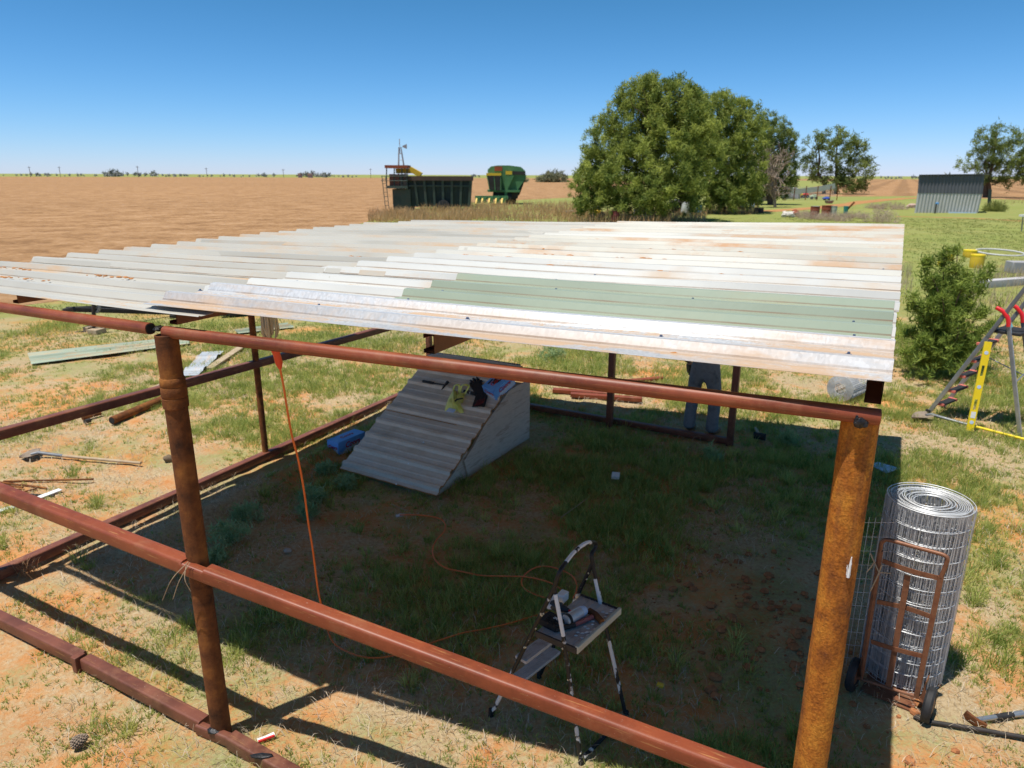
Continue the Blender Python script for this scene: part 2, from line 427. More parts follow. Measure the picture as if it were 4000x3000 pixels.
vs = np.concatenate([vs, ring]); fs = np.concatenate([fs, np.array([(k + 4, k + 5, k + 1, k), (k + 5, k + 6, k + 2, k + 1), (k + 6, k + 7, k + 3, k + 2), (k + 7, k + 4, k, k + 3)])])
gr = npmesh('ground', vs, fs, None, GROUND); tag(gr, 'sandy orange yard with patchy grass and dry thatch', 'ground', kind='structure'); gr.data.shade_smooth()

def field_mat(name, rowdir, cols, scale, rowamt):
    t = NT(name); g = t.new('ShaderNodeNewGeometry'); P = g.outputs['Position']
    mp = t.new('ShaderNodeMapping'); t.link(P, mp.inputs[0]); mp.inputs['Rotation'].default_value = (0, 0, -rowdir)
    n = t.noise(P, .35, 9, .72); n2 = t.noise(P, 1.9, 7, .75, .2); n0 = t.noise(P, .02, 5, .6)
    c = t.ramp(t.math('ADD', t.math('MULTIPLY', n, .5), t.math('MULTIPLY', n2, .5)), [(.41, cols[0]), (.51, cols[1]), (.60, cols[2])])
    c = t.mix(.5, c, t.ramp(n0, [(.35, .75), (.65, 1.0)]), 'MULTIPLY')
    wv = t.new('ShaderNodeTexWave', wave_type='BANDS', bands_direction='Y'); t.link(mp.outputs[0], wv.inputs[0])
    wv.inputs['Scale'].default_value = scale; wv.inputs['Distortion'].default_value = 1.2; wv.inputs['Detail'].default_value = 3; wv.inputs['Detail Scale'].default_value = .6
    c = t.mix(rowamt, c, t.ramp(wv.outputs[0], [(.2, .55), (.6, 1.0)]), 'MULTIPLY')
    t.color(c); t.bump(t.math('ADD', n2, t.math('MULTIPLY', wv.outputs[0], .5)), 1.0, .12)
    return t.set(.95, 0, .1)
FC = ((.235, .125, .056), (.40, .228, .108), (.50, .305, .165))
def sheet_poly(name, pts, z, mt, label, cat, sub=0):
    mb = MB(); mb.add([(p[0], p[1], z) for p in pts], [tuple(range(len(pts)))])
    o = mb.build(name, mt, smooth=0, base=(pts[0][0], pts[0][1], 0)); return tag(o, label, cat, kind='structure')
def GP(*uvs): return [(G(u, v).x, G(u, v).y) for u, v in uvs]
edge = GP((-700, 1290), (0, 1205), (260, 1172), (600, 1120), (900, 1010), (1200, 930), (1430, 868), (1560, 822), (1700, 800), (1900, 788), (2160, 775), (2300, 770), (2420, 745), (2520, 722))
fl = [(-900, 8), (-60, 14)] + edge + [(240, 760), (-900, 760)]
sheet_poly('plowed_field', fl, .006, field_mat('plowed_soil', math.radians(78), FC, .16, .10), 'broad bare plowed orange field running to the horizon on the left', 'field')
rowpt = V((math.sin(math.atan((3470 - 2000) / FPX)), math.cos(math.atan((3470 - 2000) / FPX)), 0))
fr_ = GP((2900, 772), (3100, 764), (3300, 768), (3600, 766), (4000, 782), (4400, 800)) + [(900, 500), (600, 800), (240, 760), (190, 420)]
sheet_poly('row_crop_field', fr_, .006, field_mat('row_crop_soil', math.atan2(rowpt.y, rowpt.x), FC, .042, .5), 'bare orange field with straight planted rows beyond the trees on the right', 'field')
TRACK = mat('track_dirt', [(.34, .15, .06), (.46, .22, .09), (.25, .20, .07)], .6, .95, 0, .1)
def strip(name, pts, w, z, mt, label, cat):
    P = spline([G(*p) for p in pts], 6); mb = MB(); vs = []; n = len(P)
    for i, p in enumerate(P):
        d = (P[min(i + 1, n - 1)] - P[max(i - 1, 0)]).normalized(); s_ = V((-d.y, d.x, 0)); ww = w * (.8 + .5 * rnd.random())
        vs += [(p.x + s_.x * ww / 2, p.y + s_.y * ww / 2, z), (p.x - s_.x * ww / 2, p.y - s_.y * ww / 2, z)]
    mb.add(vs, [(2 * i, 2 * i + 1, 2 * i + 3, 2 * i + 2) for i in range(n - 1)])
    return tag(mb.build(name, mt, smooth=0), label, cat, kind='structure')
strip('dirt_track', [(2850, 830), (3050, 822), (3250, 806), (3420, 784), (3600, 772), (3760, 770)], 2.4, .012, TRACK, 'orange dirt track curving past the rusty barrels to the field', 'track')
strip('dirt_path', [(3500, 846), (3700, 850), (3850, 856), (4100, 870), (4400, 885)], .8, .010, TRACK, 'thin bare dirt path across the lawn before the metal shed', 'path')

# ------------------------------------------------------------------ shelter
FRc, RRc, RLc = G(3480, 1500, 2.535), G(3527, 893, 2.68), G(1640, 870, 2.60)
FLc = V((-4.158, 4.47, 2.63)); RW, RD = 5.9, 6.55
M0_ = FLc * (1 - 2.6 / RW) + FRc * (2.6 / RW); M1_ = RLc * (1 - 2.6 / RW) + RRc * (2.6 / RW)
FL2, RL2 = V((-4.45, 5.14, 2.53)), RLc + (RLc - M1_) * (.35 / 2.6)
def RP(s, t, h=0.0):
    b = t / RD
    if s < 2.6:
        a = (s + .35) / 2.95; P = (FL2 * (1 - a) + M0_ * a) * (1 - b) + (RL2 * (1 - a) + M1_ * a) * b
    else:
        a = (s - 2.6) / (RW - 2.6); P = (M0_ * (1 - a) + FRc * a) * (1 - b) + (M1_ * (1 - a) + RRc * a) * b
    return P + V((0, 0, h))
PL = G(868, 2872); PRr = G(3390, 1612, 2.42)
dF = (PRr - PL); dF.z = 0; dF.normalize(); nF = V((-dF.y, dF.x, 0)); PRt = PRr + nF * .067
sh = thing('pole_shelter', (PL.x, PL.y, 0), 'open welded pipe livestock shelter under a patchwork corrugated metal roof', 'shelter')
def post(a, b, r, mt, lab=None, wob=.006):
    a, b = V(a), V(b); n = 26; pts = [a.lerp(b, i / n) for i in range(n + 1)]
    return MB().tube(pts, [r * (1 + rnd.uniform(-wob, wob)) for _ in pts], 28).build('post', mt, sh)
lt = V((at(648, 1300, PL.y).x, PL.y, 2.47))
p = post((PL.x, PL.y, -.05), lt, .0565, RUST); p['label'] = 'brown rusty front post with threaded collar'
mb = MB(); zc = at(680, 1530, PL.y).z; cx = PL.x + (lt.x - PL.x) * zc / 2.47
mb.lathe([(.057, -.085), (.0635, -.08), (.064, -.03), (.0605, -.026), (.064, -.02), (.0635, .03), (.0605, .035), (.064, .04), (.061, .075), (.057, .08)], (cx, PL.y, zc), 28).build('collar', RUST, p)
rb = at(3163, 3000, PRt.y); rt = V((PRt.x - .012, PRt.y, 2.385)); d = (rt - rb).normalized(); rb2 = rb - d * ((rb.z + .05) / d.z)
p = post(rb2, rt, .0665, RUSTO, wob=.012); p['label'] = 'thick bright orange rusty front post'
mb = MB()
q0 = at(3318, 2215, PRt.y - .07)
for i in range(9):
    mb.tube([q0 + V((rnd.uniform(-.006, .006), 0, -.035)) , q0 + V((rnd.uniform(-.014, .008), -.004, rnd.uniform(.0, .03)))], [.0035, .001], 5)
mb.tube([q0 + V((0, 0, -.045)), q0 + V((.002, -.002, .045))], [.007, .002], 6).build('paint_drip', WHITEP, p)
def rail(a, b, w, h, mt=None, r=.018, name='rail'):
    return MB().beam(a, b, w, h, r).build(name, mt or PRIM, sh)
def onF(u, v, off=0): 
    A = PL + nF * off; return vpl(u, v, A, A + dF)
# front top rail in two lengths with a notch at the post
a0 = vpl(-500, 1128, PL + nF * .05, PL + nF * .05 + V((.8825, -.47, 0))); a1 = onF(588, 1284); b0 = onF(646, 1296); b1 = onF(3437, 1630)
rail(a0, a1, .060, .058, PRIM, .025); rail(b0, b1, .062, .060, PRIM, .026)
mb = MB(); dd = (a1 - a0).normalized(); mb.beam(a1 - dd * .004, a1 + dd * .002, .05, .048, .018).build('open_end', BLACK, sh)
# mid rail
dS = V((.8825, -.47, 0)); mA = PL - nF * .05
m0 = vpl(-420, 1755, mA, mA + dS); m1 = onF(735, 2208, -.05); m2 = onF(812, 2240, -.05); m3 = onF(3300, 3170, -.05)
rail(m0, m1, .086, .088, PRIM); rail(m2, m3, .086, .088, PRIM)
rail(m1 - (m2 - m1) * .25 + V((0, -.018, -.007)), m2 + (m2 - m1) * .25 + V((0, -.014, -.007)), .055, .073, PRIM, .014, 'splice')
# sill rail on the ground
s0 = G(-430, 2205, .05); s1 = G(800, 2830, .05); s2 = G(905, 2890, .05); s3 = G(1950, 3500, .05)
rail(s0, G(320, 2575, .05), .08, .09, PRIMB, .012); rail(G(338, 2585, .05), s1, .08, .09, PRIMB, .012); rail(s2, s3, .08, .09, PRIMB, .012)
rail(s1 + V((-.03, -.018, -.007)), s2 + V((.03, -.014, -.007)), .05, .074, PRIMB, .012, 'splice')
c_ = G(322, 2576, .05); mb = MB(); mb.box(c_ + V((-.005, -.03, 0)), (.05, .075, .118), frame(s1 - s0)); mb.build('joint_bracket', PRIMB, sh, bevel=.004)
for i, (P_, sz) in enumerate(((onF(3360, 1652, -.034), (.022, .012, .02)), (onF(3345, 1645, -.032), (.009, .008, .022)), (onF(3376, 1658, -.032), (.016, .01, .012)), (onF(620, 1283, -.01), (.022, .04, .014)), (onF(757, 2212, -.05), (.035, .03, .016)), (V((s1 + s2) / 2) + V((-.015, -.02, .03)), (.04, .025, .014)), (G(1020, 2952, .102), (.07, .02, .006)))):
    MB().lump(P_, sz, i).build('weld', WELD, sh)
# left wall
LA, LB = G(0, 2262), G(1212, 1716); dL = (LB - LA).normalized()
bl0, bl1 = G(-420, 2440, .045), G(1685, 1516, .045)
rail(LA - dL * 1.2 + V((0, 0, .05)), LB + dL * 2.7 + V((0, 0, .05)), .09, .09, PRIMB, .012)
rail(vpl(-400, 1805, LA, LB), vpl(1560, 1268, LA, LB), .085, .085, PRIMB, .012)
sp_ = G(1040, 1792)
MB().tube([(sp_.x, sp_.y, -.05), V(at(985, 1270, sp_.y)), V(at(985, 1270, sp_.y)) + V((0, 0, .93))], .036, 16).build('post', RUST, sh)
# rear wall
RA, RB = G(2070, 1600), G(2850, 1738); dR = (RB - RA).normalized()
cL = LB + dL * 2.75
rail(V((cL.x, cL.y, .05)), V((RA.x, RA.y, .05)), .08, .08, PRIMB, .012)
rail(V((RA.x, RA.y, .05)), V((RB.x, RB.y, .05)), .08, .08, PRIMB, .012)
for u, v in ((2380, 1668), (2850, 1738)):
    q = G(u, v); MB().beam((q.x, q.y, -.05), (q.x, q.y, 2.5), .082, .082, .01, up=dR).build('post', PRIMB, sh)
q = cL; MB().beam((q.x, q.y, -.05), (q.x, q.y, 2.5), .082, .082, .01, up=dR).build('post', PRIMB, sh)
q = G(-190, 2318); MB().tube([(q.x, q.y, -.05), (q.x, q.y, 2.55)], .05, 18).build('post', RUST, sh)
# side top rails and rear top rail carrying the rafters
def lowroof(s, t, h): return RP(s, t, h)
rail(RP(.25, 6.3, -.145), RP(5.7, 6.3, -.145), .08, .08, PRIMB, .012)
# rafters: C channels running front to back
def channel(s, lab=None):
    a, b = RP(s, .05, -.052), RP(s, 6.45, -.052); d = (b - a).normalized(); mb = MB(); h, w, t_ = .086, .058, .004
    sec = [(-w / 2, -h / 2), (w / 2, -h / 2), (w / 2, h / 2), (-w / 2, h / 2), (-w / 2, h / 2 - .018), (-w / 2 + t_, h / 2 - .018), (-w / 2 + t_, h / 2 - t_), (w / 2 - t_, h / 2 - t_), (w / 2 - t_, -h / 2 + t_), (-w / 2 + t_, -h / 2 + t_), (-w / 2 + t_, -h / 2 + .018), (-w / 2, -h / 2 + .018)]
    n = len(sec); r = d.cross(V((0, 0, 1))).normalized(); u = V((0, 0, 1)); vs = [p + r * x + u * y for p in (a, b) for x, y in sec]
    fs = [(j, (j + 1) % n, n + (j + 1) % n, n + j) for j in range(n)]
    mb.add(vs, fs); return mb.build('rafter', PRIMB, sh, smooth=20)
for s_ in (.22, 1.05, 2.52, 4.02, 5.85): channel(s_)

# roof sheets
RIB0, PIT = .11, .32
def prof(t0, t1):
    ks = {t0: 0.0, t1: 0.0}
    for i in range(-1, 24):
        r = RIB0 + PIT * i
        for dt, h in ((-.043, 0), (-.017, .037), (.017, .037), (.043, 0), (.09, 0), (.1, .0045), (.115, .0045), (.125, 0), (.195, 0), (.205, .0045), (.22, .0045), (.23, 0)):
            if t0 < r + dt < t1: ks[r + dt] = h
    return sorted(ks.items())
nsheet = [0]
def roof_sheet(s0, s1, t0, t1, lift, mt, label, skew=0.0, curl=0.0):
    pr = prof(t0, t1); ns = 18; q = random.Random(nsheet[0]); nsheet[0] += 1; vs = []; uv = []; n = len(pr); j0 = q.uniform(-.012, .012)
    for side in (0, 1):
        for i in range(ns + 1):
            f = i / ns
            for t, h in pr:
                s = s0 + (s1 - s0) * f + (skew * (t - t0) if f == 0 else 0)
                wv = .004 * math.sin(s * 2.1 + nsheet[0]) * math.sin((t - t0) * 3) + curl * max(0, 1 - (s - s0) / .35) ** 2
                vs.append(RP(s, t + j0 * (f - .5), lift + h + wv - side * .0012)); uv.append((s + nsheet[0] * 7, t))
    fs = []; o = (ns + 1) * n
    for i in range(ns):
        for j in range(n - 1):
            a = i * n + j; fs.append((a, a + n, a + n + 1, a + 1)); fs.append((o + a, o + a + 1, o + a + n + 1, o + a + n))
        for j in (0, n - 1):
            a = i * n + j; fs.append((a, o + a, o + a + n, a + n))
    for i in (0, ns):
        for j in range(n - 1):
            a = i * n + j; fs.append((a, a + 1, o + a + 1, o + a))
    mb = MB(); mb.add(vs, fs); mb.uv = uv
    ob = mb.build('roof_sheet', mt, sh, smooth=25); ob['label'] = label; return ob
shs = {}
names = ['front', 'second', 'third', 'fourth', 'fifth', 'sixth', 'rear']
for k_ in range(7):
    t0 = max(-.02, .11 + .96 * k_ - .06) if k_ else -.10; t1 = min(RIB0 + .96 * (k_ + 1) + .05, 6.62)
    ls = [-.33, -.36, -.42, -.5, -.5, -.42, -.1][k_]
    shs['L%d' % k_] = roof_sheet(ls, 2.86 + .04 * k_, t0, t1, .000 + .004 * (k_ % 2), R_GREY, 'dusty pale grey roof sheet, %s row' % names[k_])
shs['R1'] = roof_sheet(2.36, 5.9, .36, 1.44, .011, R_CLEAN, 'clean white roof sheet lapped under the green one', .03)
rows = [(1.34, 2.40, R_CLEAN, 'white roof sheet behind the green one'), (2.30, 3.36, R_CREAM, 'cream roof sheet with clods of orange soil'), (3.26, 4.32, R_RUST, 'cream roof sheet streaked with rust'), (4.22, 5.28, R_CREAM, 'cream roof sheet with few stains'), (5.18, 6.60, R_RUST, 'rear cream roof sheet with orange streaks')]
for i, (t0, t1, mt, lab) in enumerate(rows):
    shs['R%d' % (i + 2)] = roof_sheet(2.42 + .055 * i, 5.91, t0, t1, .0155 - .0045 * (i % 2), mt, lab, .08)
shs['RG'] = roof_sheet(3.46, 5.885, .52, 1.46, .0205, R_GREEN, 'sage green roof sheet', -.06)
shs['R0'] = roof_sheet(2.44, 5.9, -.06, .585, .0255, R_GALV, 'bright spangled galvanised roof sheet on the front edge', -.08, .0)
SCREW = mat('blue_grey_screw', [(.10, .14, .24), (.16, .20, .30)], 30, .4, .6)
def screw(s, t, parent, h):
    c = RP(s, t, h); mb = MB(); q = random.Random(int(s * 997 + t * 131))
    mb.lathe([(.0125, 0), (.0125, .003), (.007, .0035)], c, 12); mb.lathe([(.0065, .0035), (.0065, .010), (.005, .012)], c, 6)
    mb.build('roof_screw', SCREW, parent, smooth=30)
for s, t, kx in ((2.38, .36, 'R1'), (3.27, .26, 'R0'), (4.09, .27, 'R0'), (5.0, .27, 'R0'), (5.74, .27, 'R0'), (4.05, .53, 'R0'), (4.73, .535, 'R0'), (5.6, .535, 'R0')): screw(s, t, shs[kx], .0265 + (.001 if .5 < t else 0))
for s, t in ((3.56, .60), (3.58, .91), (3.52, 1.23), (4.12, 1.23), (4.15, 1.44), (5.72, .92), (5.72, 1.22), (5.74, .62), (4.9, 1.23)): screw(s, t, shs['RG'], .0225)
for s, t in ((2.55, .61), (2.58, .92), (2.63, 1.22), (3.3, .62), (3.33, .93)): screw(s, t, shs['R1'], .0125)
for k_, (t0, t1, _, _) in enumerate(rows):
    for s in (2.6, 4.02, 5.72):
        for dt in (.26, .58): screw(s + rnd.uniform(-.08, .08), t0 + dt + rnd.uniform(-.02, .02), shs['R%d' % (k_ + 2)], .014)
for k_ in (1, 2, 3):
    for s in (.3, 1.1): screw(s, .11 + .96 * k_ + .45, shs['L%d' % k_], .004)
# soil left on the roof
mb = MB(); q = random.Random(4)
def clods(s0, s1, t, n, rmax):
    for i in range(n):
        s = q.uniform(s0, s1); r = rmax * q.random() ** 2 + .003
        mb.lump(RP(s, t + q.gauss(0, .016), .016 + r * .2), (r * 2.2, r * 1.4, r * .7), q.randint(0, 999), 6, 4)
clods(2.66, 3.3, 2.56, 26, .016); clods(2.6, 2.75, 3.9, 8, .025); clods(3.0, 3.4, 3.3, 14, .018); clods(-.1, .4, .60, 14, .006); clods(.3, 1.1, .28, 16, .006); clods(1.0, 1.5, .60, 26, .007)
clods(3.6, 5.6, 2.26, 16, .012); clods(3.3, 5.7, 2.9, 20, .014); clods(4, 5.6, .04, 2, .012); clods(3.8, 4.3, .44, 4, .014); clods(.5, 2.0, 3.3, 12, .014); clods(1.2, 2.3, 2.2, 10, .012); clods(2.6, 5.5, 3.55, 18, .016)
tag(mb.build('soil', mat('orange_soil', [(.42, .17, .05), (.52, .25, .10)], 20, .95, bump=.8), base=RP(2.6, 2.5)), 'orange soil clods and grit scattered over the roof sheets', 'soil', kind='stuff')

# ------------------------------------------------------------------ small hut under the shelter
HA, HB = G(1700, 1945), G(2065, 1710); HC = vpl(2003, 1482, HA, HB); HL = G(1337, 1842)
hd = V((HB - HA)); hd.z = 0; hd.normalize()
ax = V((HA - HL)); ax.z = 0; hwid = ax.length; ax.normalize()       # along the low edge, left to right
ph = (HC - HL).normalized(); nH = ax.cross(HC - HA).normalized()
if nH.z < 0: nH = -nH
def onH(u, v, h=0.0): return onp(u, v, HA + nH * h + V((0, 0, .04)), nH)
HUTB = mat('weathered_hut_board', [(.50, .39, .31), (.64, .52, .43), (.40, .28, .21)], 3, .85, bump=.5, bscale=25, stretch=(1.2, 1.2, 9))
hut = thing('animal_hut', (HA.x, HA.y, 0), 'low wedge shaped animal hut with beige corrugated lid and grey board sides', 'animal hut')
R_TAN = mat('dusty_beige_roofing', [(.60, .53, .43), (.70, .62, .51), (.54, .45, .34)], 2.2, .55, .15, .4, .1, 30, stretch=(1, 1, 3))
RUSTE = mat('rusted_edge', [(.34, .15, .04), (.48, .24, .08)], 14, .85)
dn = (HC - HA); slen = dn.length; dn.normalize()
def HP(a, b, h=0): return HA + V((0, 0, .04)) - ax * (hwid - a) + dn * b + nH * h     # a from left along low edge, b up slope
def hsheet(a0, a1, b0, b1, lift, name='lid_sheet'):
    ks = {b0: 0, b1: 0}; r = .06
    while r < b1 + .1:
        for db, h in ((-.042, 0), (-.018, .028), (.018, .028), (.042, 0), (.10, 0), (.108, .004), (.122, .004), (.13, 0)):
            if b0 < r + db < b1: ks[r + db] = h
        r += .232
    pr = sorted(ks.items()); n = len(pr); vs = []; ns = 6
    for side in (0, 1):
        for i in range(ns + 1):
            f = i / ns; 
            for b, h in pr: vs.append(HP(a0 + (a1 - a0) * f, b, lift + h - side * .003 + .004 * math.sin(f * 5 + b * 2)))
    fs = []; o = (ns + 1) * n
    for i in range(ns):
        for j in range(n - 1):
            q = i * n + j; fs += [(q, q + n, q + n + 1, q + 1), (o + q, o + q + 1, o + q + n + 1, o + q + n)]
        for j in (0, n - 1): q = i * n + j; fs.append((q, o + q, o + q + n, q + n))
    for i in (0, ns):
        for j in range(n - 1): q = i * n + j; fs.append((q, q + 1, o + q + 1, o + q))
    mb = MB(); mb.add(vs, fs); return mb.build(name, R_TAN, hut, smooth=25), pr
l1, pr1 = hsheet(0, hwid + .05, -.03, 1.0, .030)
l2, pr2 = hsheet(0.02, hwid + .06, .93, slen + .16, .0365)
for pr, lf, par in ((pr1, .030, l1), (pr2, .0365, l2)):
    mb = MB(); mb.tube([HP(hwid + (.055 if par is l1 else .065), b, lf + h) for b, h in pr], .006, 5); mb.build('rusty_edge', RUSTE, par)
mb = MB(); mb.tube([HP(a, -.032, .031 + .003 * math.sin(a * 30)) for a in np.linspace(0, hwid + .05, 20)], .007, 5); mb.build('rusty_edge', RUSTE, l1)
mb = MB(); mb.tube([HP(a, .928, .036) for a in np.linspace(0, hwid * .8, 16)], .0045, 5); mb.build('rusty_edge', RUSTE, l2)
for u, v in ((1718, 1635), (1655, 1728), (1597, 1810), (1549, 1891)):
    p_ = onH(u, v, .035); MB().lathe([(.012, 0), (.012, .006), (.006, .012)], p_, 8, nH).build('lid_screw', WHITEP, l1)
# side panel (right), left panel, back, flat black cover
zt = vpl(2052, 1493, HA, HB).z; zt2 = zt
e_ = hd; pe_ = V((-hd.y, hd.x, 0))
b1_ = HA + hd * .62
pnl = [b1_ + V((0, 0, 0)), HB, V((HB.x, HB.y, zt)), vpl(2020, 1505, HA, HB), vpl(1985, 1527, HA, HB), vpl(1890, 1660, HA, HB), vpl(1845, 1745, HA, HB), vpl(1810, 1800, HA, HB)]
nout = ax
MB().prism([p - nout * .012 for p in pnl], nout * .024).build('side_panel', HUTB, hut)
pnl2 = [HA + hd * .03, HA + hd * .64, vpl(1830, 1760, HA, HB), vpl(1775, 1850, HA, HB)]
MB().prism([p - nout * .036 for p in pnl2], nout * .022).build('side_panel', HUTB, hut)
sL = HL + V((0, 0, 0)); pl3 = [sL, sL + hd * (HB - HA).length, sL + hd * (HB - HA).length + V((0, 0, zt - .06))]
MB().prism([p + ax * .06 for p in pl3], ax * .024).build('side_panel', HUTB, hut)
bb0, bb1 = HB, sL + hd * (HB - HA).length
MB().prism([bb0 - hd * .04, bb1 - hd * .04 + ax * .09, bb1 - hd * .04 + ax * .09 + V((0, 0, zt - .08)), bb0 - hd * .04 + V((0, 0, zt - .03))], -hd * .02).build('back_panel', HUTB, hut)
z_ = zt + .045; cov = [G(1698, 1424, z_), G(2035, 1470, z_), G(2033, 1428, z_), G(1700, 1380, z_)]
cv = MB().prism(cov, (0, 0, .02)).build('flat_cover', BLACK, hut); cv['label'] = 'flat black cover along the top of the hut'
mb = MB()
for i in range(7): 
    c = G(1780 + i * 9, 1388 + i * 1.6, z_ + .0212); mb.box(c, (.013, .03 + .012 * (i % 3), .002), frame(ax))
mb.build('printed_marks', WHITEP, cv)

# things lying on the hut
up_ = dn
def fr_at(dirv): 
    x = (dirv - nH * dirv.dot(nH)).normalized(); return Matrix((x, nH.cross(x), nH)).transposed()
hm = thing('hammer', onH(1700, 1500, .035), 'black handled claw hammer lying across the beige hut lid', 'hammer')
a_, b_ = onH(1650, 1489, .065), onH(1694, 1497, .065); c_ = onH(1738, 1504, .062)
MB().tube([a_, a_.lerp(b_, .1), a_.lerp(b_, .5), b_], [.012, .019, .017, .019], 10).build('grip', BLACK, hm)
MB().tube([b_, c_], .010, 8).build('shaft', DARK, hm)
h0, h1 = onH(1750, 1491, .065), onH(1725, 1522, .06)
MB().tube([h0, h0.lerp(h1, .2), h0.lerp(h1, .45), h0.lerp(h1, .6), h1], [.019, .019, .013, .014, .005], 10).build('head', DARK, hm)
# yellow bag: flat creased body with two loop handles
BAG = mat('yellow_thin_plastic', [(.74, .76, .14), (.85, .85, .24), (.64, .66, .10)], 7, .4, bump=.6, bscale=22, bdist=.02)
bg_ = thing('plastic_bag', onH(1785, 1590, .03), 'crumpled yellow plastic carrier bag with two loop handles', 'bag')
def bag_body(outline, c, h, mt, name, seed):
    q = random.Random(seed); n = len(outline); cc = onH(*c, .05); vs = []; fs = []
    rings = 5
    for r in range(rings + 1):
        f = r / rings
        for (u, v) in outline:
            p = onH(u, v, .034); p = p.lerp(cc, f * .96); p = p + nH * (h * math.sin(f * PI / 2) * (.75 + q.uniform(-.25, .25)))
            vs.append(p)
    for r in range(rings):
        for i in range(n):
            k = (i + 1) % n; fs.append((r * n + i, r * n + k, (r + 1) * n + k, (r + 1) * n + i))
    fs += [tuple(range(rings * n, rings * n + n)), tuple(range(n))[::-1]]
    mb = MB(); mb.add(vs, fs); return mb.build(name, mt, bg_, smooth=60)
bag_body([(1737, 1606), (1742, 1575), (1757, 1545), (1772, 1520), (1782, 1524), (1786, 1545), (1794, 1530), (1806, 1535), (1818, 1532), (1812, 1560), (1806, 1580), (1812, 1612), (1800, 1617), (1786, 1604), (1770, 1612), (1752, 1607)], (1782, 1580), .10, BAG, 'bag_body', 3)
MB().sweep(spline([onH(1770, 1524, .06), onH(1776, 1508, .10), onH(1787, 1503, .11), onH(1794, 1508, .10), onH(1793, 1530, .07)], 5), rsec(.028, .006, .002), up=nH).build('loop_handle', BAG, bg_)
MB().sweep(spline([onH(1796, 1536, .06), onH(1803, 1510, .10), onH(1816, 1503, .12), onH(1830, 1507, .11), onH(1829, 1516, .09), onH(1815, 1540, .06)], 5), rsec(.026, .006, .002), up=nH).build('loop_handle', BAG, bg_)
MB().sweep(spline([onH(1776, 1568, .125), onH(1786, 1560, .13), onH(1797, 1558, .135), onH(1808, 1556, .12)], 4), rsec(.022, .004), up=nH).build('printed_mark', DARK, bg_)
MB().sweep([onH(1748, 1600, .085), onH(1776, 1606, .10)], rsec(.055, .004), up=nH).build('paper_label', PALEB, bg_)
# gloves
def glove(name, wrist, palm, tips, thumb, label, mt, w):
    t = thing(name, onH(*palm, .03), label, 'glove', 'work gloves on the hut lid')
    P, Q = onH(*wrist, .055), onH(*palm, .06); x = (Q - P).normalized(); y = nH.cross(x)
    mb = MB(); mb.sweep([P, P.lerp(Q, .25), P.lerp(Q, .6), Q, Q + x * .02], [(a * 1.0, b) for a, b in rsec(w, .05, .02)], up=nH)
    mb.build('palm', mt, t)
    for i, (u, v) in enumerate(tips):
        s = Q + y * (w * (.36 - .24 * i)); e = onH(u, v, .05); MB().tube([s - x * .03, s.lerp(e, .5) + nH * .012, e], [.017, .0165, .012], 8).build('finger', mt, t)
    e = onH(*thumb, .05); s = P.lerp(Q, .55); MB().tube([s, s.lerp(e, .5) + nH * .01, e], [.022, .019, .014], 8).build('thumb', mt, t)
    return t
GLV = mat('black_work_glove', [(.012, .010, .010), (.035, .028, .025)], 24, .85, bump=.5)
GLR = mat('red_rubber_print', [(.12, .012, .015), (.2, .02, .025)], 24, .7)
glove('work_glove', (1886, 1545), (1858, 1503), [(1837, 1497), (1838, 1486), (1848, 1478), (1862, 1473)], (1880, 1488), 'plain black work glove with fingers pointing up the hut lid', GLV, .135)
g2 = glove('work_glove', (1868, 1592), (1880, 1552), [(1868, 1530), (1876, 1528), (1886, 1528), (1896, 1534)], (1900, 1560), 'black work glove with red marks on its cuff, beside the carton', GLV, .15)
P_ = onH(1868, 1575, .0)
mb = MB()
for i in range(5):
    c = onH(1858 + i * 7, 1575 - i * 2, .0885); mb.sweep(spline([c - up_ * .05, c + ax * .012, c + up_ * .05], 3), rsec(.008, .003), up=nH)
mb.build('cuff_print', GLR, g2)
fl_ = thing('flashlight', onH(1840, 1535, .03), 'short black flashlight with chrome band between bag and gloves', 'flashlight')
a_, b_ = onH(1812, 1527, .058), onH(1858, 1540, .058)
MB().tube([a_, a_.lerp(b_, .3), a_.lerp(b_, .32), b_], [.016, .016, .022, .022], 12).build('barrel', BLACK, fl_)
MB().tube([a_.lerp(b_, .55), a_.lerp(b_, .62)], .0235, 12).build('band', ALU, fl_)
